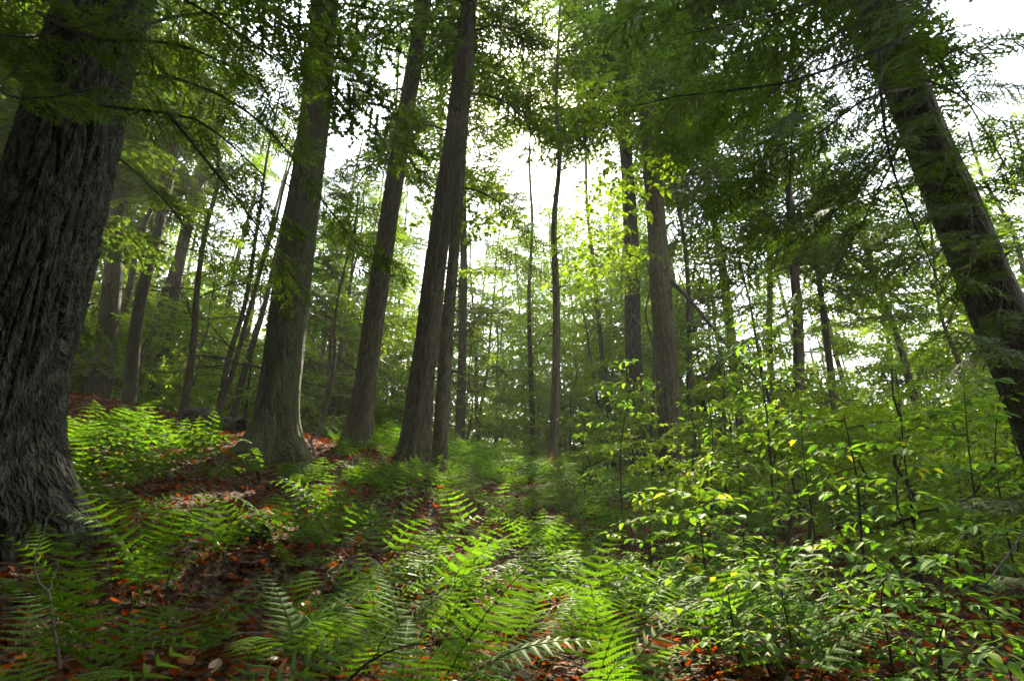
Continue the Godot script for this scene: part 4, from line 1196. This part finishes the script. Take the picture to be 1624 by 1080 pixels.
func leaf_litter() -> void:
	var o := Node3D.new()
	o.name = "leaf_litter"
	add_child(o)
	tag(o, "brown and rust fallen leaves covering the slope", "leaf litter", "", "stuff")
	var r := rnd(700)
	var kinds := []
	for s in 5: kinds.append(leaf_mesh(710 + s, [0.3, 0.36, 0.26, 0.4, 0.33][s], [-0.3, 0.35, 0.15, -0.2, 0.5][s], mats["litter"], 4, [0.5, -0.4, 0.2, 0.6, 0.3][s]))
	for k in 5:
		var where := []
		var tints := []
		for i in 9500:
			var d := 1.2 + 12.5 * pow(r.randf(), 0.8)
			var p := Vector3(r.randf_range(-0.95, 0.95) * d, 0, -d)
			p.y = ground(p.x, p.z) + r.randf_range(0.0, 0.025)
			var b := Basis(Vector3.UP, r.randf() * TAU) * Basis(Vector3.RIGHT, r.randf_range(-0.6, 0.6)) * Basis(Vector3.BACK, r.randf_range(-0.4, 0.6))
			where.append(Transform3D(b.scaled(Vector3.ONE * r.randf_range(0.03, 0.075)), p))
			var q := r.randf()
			var t := r.randf_range(0.55, 1.0)
			var c := Color(0.19, 0.11, 0.07) if q < 0.5 else (Color(0.44, 0.19, 0.08) if q < 0.72 else (Color(0.46, 0.35, 0.24) if q < 0.8 else (Color(0.8, 0.34, 0.1) if q < 0.9 else Color(0.28, 0.2, 0.14))))
			tints.append(Color(c.r * t, c.g * t, c.b * t))
		copies("leaves", kinds[k], where, tints, o)

func stick(called: String, label: String, category: String, lines: Array, r0: float, m: String, s: int, group := "", snags := 0) -> void:
	# a bare stick: the first line is its main stem, the others its forks; points in world space
	var r := rnd(s)
	var base: Vector3 = lines[0][0]
	var o := thing(called, label, category, base, group)
	for i in lines.size():
		var rel := []
		for p in lines[i]: rel.append(p - base)
		var axis := curve(rel, 14)
		for k in range(1, 14): axis[k] += Vector3(r.randf_range(-1, 1), r.randf_range(-1, 1), r.randf_range(-1, 1)) * r0 * 0.8
		var mb := MB.new()
		tube(mb, axis, r0 * (1.0 if i == 0 else 0.6), r0 * 0.25, 7)
		for k in snags:
			var q: Vector3 = axis[r.randi_range(3, 12)]
			tube(mb, wander(r, q, Vector3(r.randf_range(-1, 1), r.randf_range(-0.3, 1), r.randf_range(-1, 1)), r0 * r.randf_range(8, 22), 4, 0.2, 0.0), r0 * 0.3, r0 * 0.08, 5)
		mb.c.clear()
		part("stem" if i == 0 else "fork", mb.mesh(mats[m]), o)

func fallen_log(label: String, a: Vector3, b: Vector3, rad: float, m: String, s: int) -> void:
	a = grounded(a) + Vector3(0, rad * 0.7, 0)
	b = grounded(b) + Vector3(0, rad * 0.6, 0)
	var o := thing("fallen_log", label, "log", a)
	var pts := [Vector3.ZERO]
	for i in range(1, 5): pts.append((b - a) * i / 4.0 + Vector3(0, 0.03 * sin(i * 2.0), 0))
	part("log_body", trunk_mesh(pts, rad, rad * 0.8, 40, 60, 0.0, 0.3, 3, rad * 0.35, s, mats[m], 16.0), o)
	# the broken end: splintered wood
	var r := rnd(s)
	var mb := MB.new()
	var d := (a - b).normalized()
	for i in 16:
		var q := Vector3(r.randf_range(-1, 1), r.randf_range(-1, 1), r.randf_range(-1, 1)) * rad * 0.55
		tube(mb, [q - d * 0.08, q + d * r.randf_range(0.02, 0.1), q + d * r.randf_range(0.1, 0.16) + q * 0.1], rad * 0.3, rad * 0.03, 5)
	mb.c.clear()
	part("broken_end", mb.mesh(mats[m]), o)

func small_things() -> void:
	fallen_log("dark rotten log lying behind the mossy-footed tree", Vector3(-5.27, 3.72, -9.40), Vector3(-4.09, 3.33, -8.80), 0.13, "twig_bark", 801)
	fallen_log("short mossy log half sunk in leaves among the ferns", Vector3(-2.01, 1.31, -4.50), Vector3(-1.74, 1.28, -4.40), 0.07, "bark_moss", 802)
	stick("forked_twig", "pale bare forked twig standing in the dark lower left corner", "twig", [[Vector3(-1.53, 0.80, -2.30), Vector3(-1.59, 0.94, -2.30), Vector3(-1.63, 1.03, -2.28), Vector3(-1.68, 1.11, -2.25), Vector3(-1.69, 1.20, -2.25), Vector3(-1.68, 1.32, -2.25)], [Vector3(-1.63, 1.03, -2.28), Vector3(-1.64, 1.08, -2.30), Vector3(-1.64, 1.15, -2.30)]], 0.006, "dead_wood", 811)
	stick("bare_twig", "thin upright bare stem beside the pale forked twig", "twig", [[Vector3(-1.40, 0.71, -2.80), Vector3(-1.45, 0.90, -2.80), Vector3(-1.50, 1.09, -2.80), Vector3(-1.47, 1.20, -2.80), Vector3(-1.47, 1.33, -2.90)], [Vector3(-1.45, 0.90, -2.80), Vector3(-1.43, 0.96, -2.80), Vector3(-1.42, 1.00, -2.80)]], 0.005, "twig_bark", 812)
	stick("bent_twig", "dark bent twig arching over the foreground ferns", "twig", [[Vector3(-0.47, 0.79, -1.90), Vector3(-0.39, 0.86, -1.90), Vector3(-0.30, 0.89, -1.95), Vector3(-0.15, 0.91, -2.00)], [Vector3(-0.39, 0.86, -1.90), Vector3(-0.36, 0.92, -1.90), Vector3(-0.34, 0.94, -1.90)]], 0.0045, "twig_bark", 813)
	stick("root_snag", "weathered grey root snag at the right foot of the mossy-footed tree", "snag", [[Vector3(-2.31, 2.59, -6.90), Vector3(-2.36, 2.75, -6.90), Vector3(-2.47, 2.87, -6.90)], [Vector3(-2.36, 2.75, -6.90), Vector3(-2.30, 2.81, -6.85)]], 0.022, "dead_wood", 814)
	stick("fallen_branch", "pale fallen branch lying among the ferns left of the mossy-footed tree", "branch", [[Vector3(-3.59, 2.58, -6.00), Vector3(-3.37, 2.59, -6.00), Vector3(-3.06, 2.52, -6.00)]], 0.014, "dead_wood", 815, "", 2)
	stick("fallen_branch", "long dead branch slanting across behind the lime sapling", "branch", [[Vector3(2.81, 1.53, -4.60), Vector3(3.02, 1.62, -4.50), Vector3(3.30, 1.70, -4.40), Vector3(3.73, 1.86, -4.30)], [Vector3(3.30, 1.70, -4.40), Vector3(3.48, 1.91, -4.30), Vector3(3.79, 2.02, -4.30)]], 0.012, "twig_bark", 816, "", 5)
	stick("fallen_branch", "thin dead branch propped above the sunlit leaf bank", "branch", [[Vector3(3.13, 1.61, -7.50), Vector3(3.57, 1.81, -7.40), Vector3(4.07, 1.95, -7.30), Vector3(4.51, 2.15, -7.20)]], 0.014, "dead_wood", 817, "", 6)
	stick("fallen_branch", "dead branch arching over the sunny leaf spot", "branch", [[Vector3(-0.55, 2.05, -7.00), Vector3(-0.30, 2.15, -7.00), Vector3(-0.09, 2.22, -7.00), Vector3(0.20, 2.10, -6.90)]], 0.012, "twig_bark", 818, "", 3)
	stick("tree_stub", "small dark broken stub with an arching arm before the pale trunk", "stub", [[Vector3(1.00, 2.37, -8.60), Vector3(1.04, 2.59, -8.60), Vector3(0.96, 2.77, -8.60)], [Vector3(1.04, 2.59, -8.60), Vector3(1.19, 2.63, -8.60), Vector3(1.25, 2.50, -8.60)]], 0.05, "twig_bark", 819, "", 2)
	var r := rnd(820)
	var lines := []
	var ends := []
	for i in 46:
		var d := r.randf_range(2.4, 8.0)
		var u := r.randf_range(-0.5, 0.5) if i > 20 else r.randf_range(0.18, 0.4)
		if i <= 20: d = r.randf_range(2.6, 5.0)
		var p := grounded(Vector3(u * d, 0, -d)) + Vector3(0, 0.02, 0)
		var a := r.randf() * TAU
		var q := grounded(p + Vector3(cos(a), 0, sin(a)) * r.randf_range(0.2, 0.6)) + Vector3(0, 0.03, 0)
		ends.append(p)
		lines.append([p, p.lerp(q, 0.5) + Vector3(0, 0.03, 0), q])
	var told := told_by_landmark(ends)
	for i in 46:
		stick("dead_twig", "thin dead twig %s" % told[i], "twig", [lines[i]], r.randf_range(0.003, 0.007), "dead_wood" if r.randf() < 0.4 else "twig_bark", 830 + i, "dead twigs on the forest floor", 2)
	# the largest fallen leaves, one by one
	var tones := {"leaf_rust": Color(0.2, 0.095, 0.04), "leaf_tan": Color(0.36, 0.24, 0.14), "leaf_brown": Color(0.14, 0.075, 0.04)}
	for k in tones: leafy(k, tones[k], Color(0.6, 0.35, 0.12), 0.4, 0.5)
	var kinds := {}
	var words := {"leaf_rust": "rust-orange", "leaf_tan": "pale tan", "leaf_brown": "dark brown"}
	for k in tones:
		kinds[k] = []
		for s in 2: kinds[k].append(leaf_mesh(910 + s, [0.36, 0.42][s], [-0.25, 0.35][s], mats[k], 5, [0.5, -0.35][s]))
	for k in tones:
		var spots := []
		for i in 50:
			var d := r.randf_range(1.9, 5.0)
			spots.append(grounded(Vector3(r.randf_range(-0.6, 0.55) * d, 0, -d)) + Vector3(0, 0.025, 0))
		told = told_by_landmark(spots)
		for i in 50:
			var b := Basis(Vector3.UP, r.randf() * TAU) * Basis(Vector3.RIGHT, r.randf_range(-0.5, 0.5)) * Basis(Vector3.BACK, r.randf_range(-0.3, 0.5))
			var m := part(numbered("fallen_leaf"), kinds[k][r.randi() % 2], self, Transform3D(b.scaled(Vector3.ONE * r.randf_range(0.06, 0.1)), spots[i]))
			tag(m, "%s fallen leaf %s" % [words[k], told[i]], "leaf", "large fallen leaves")
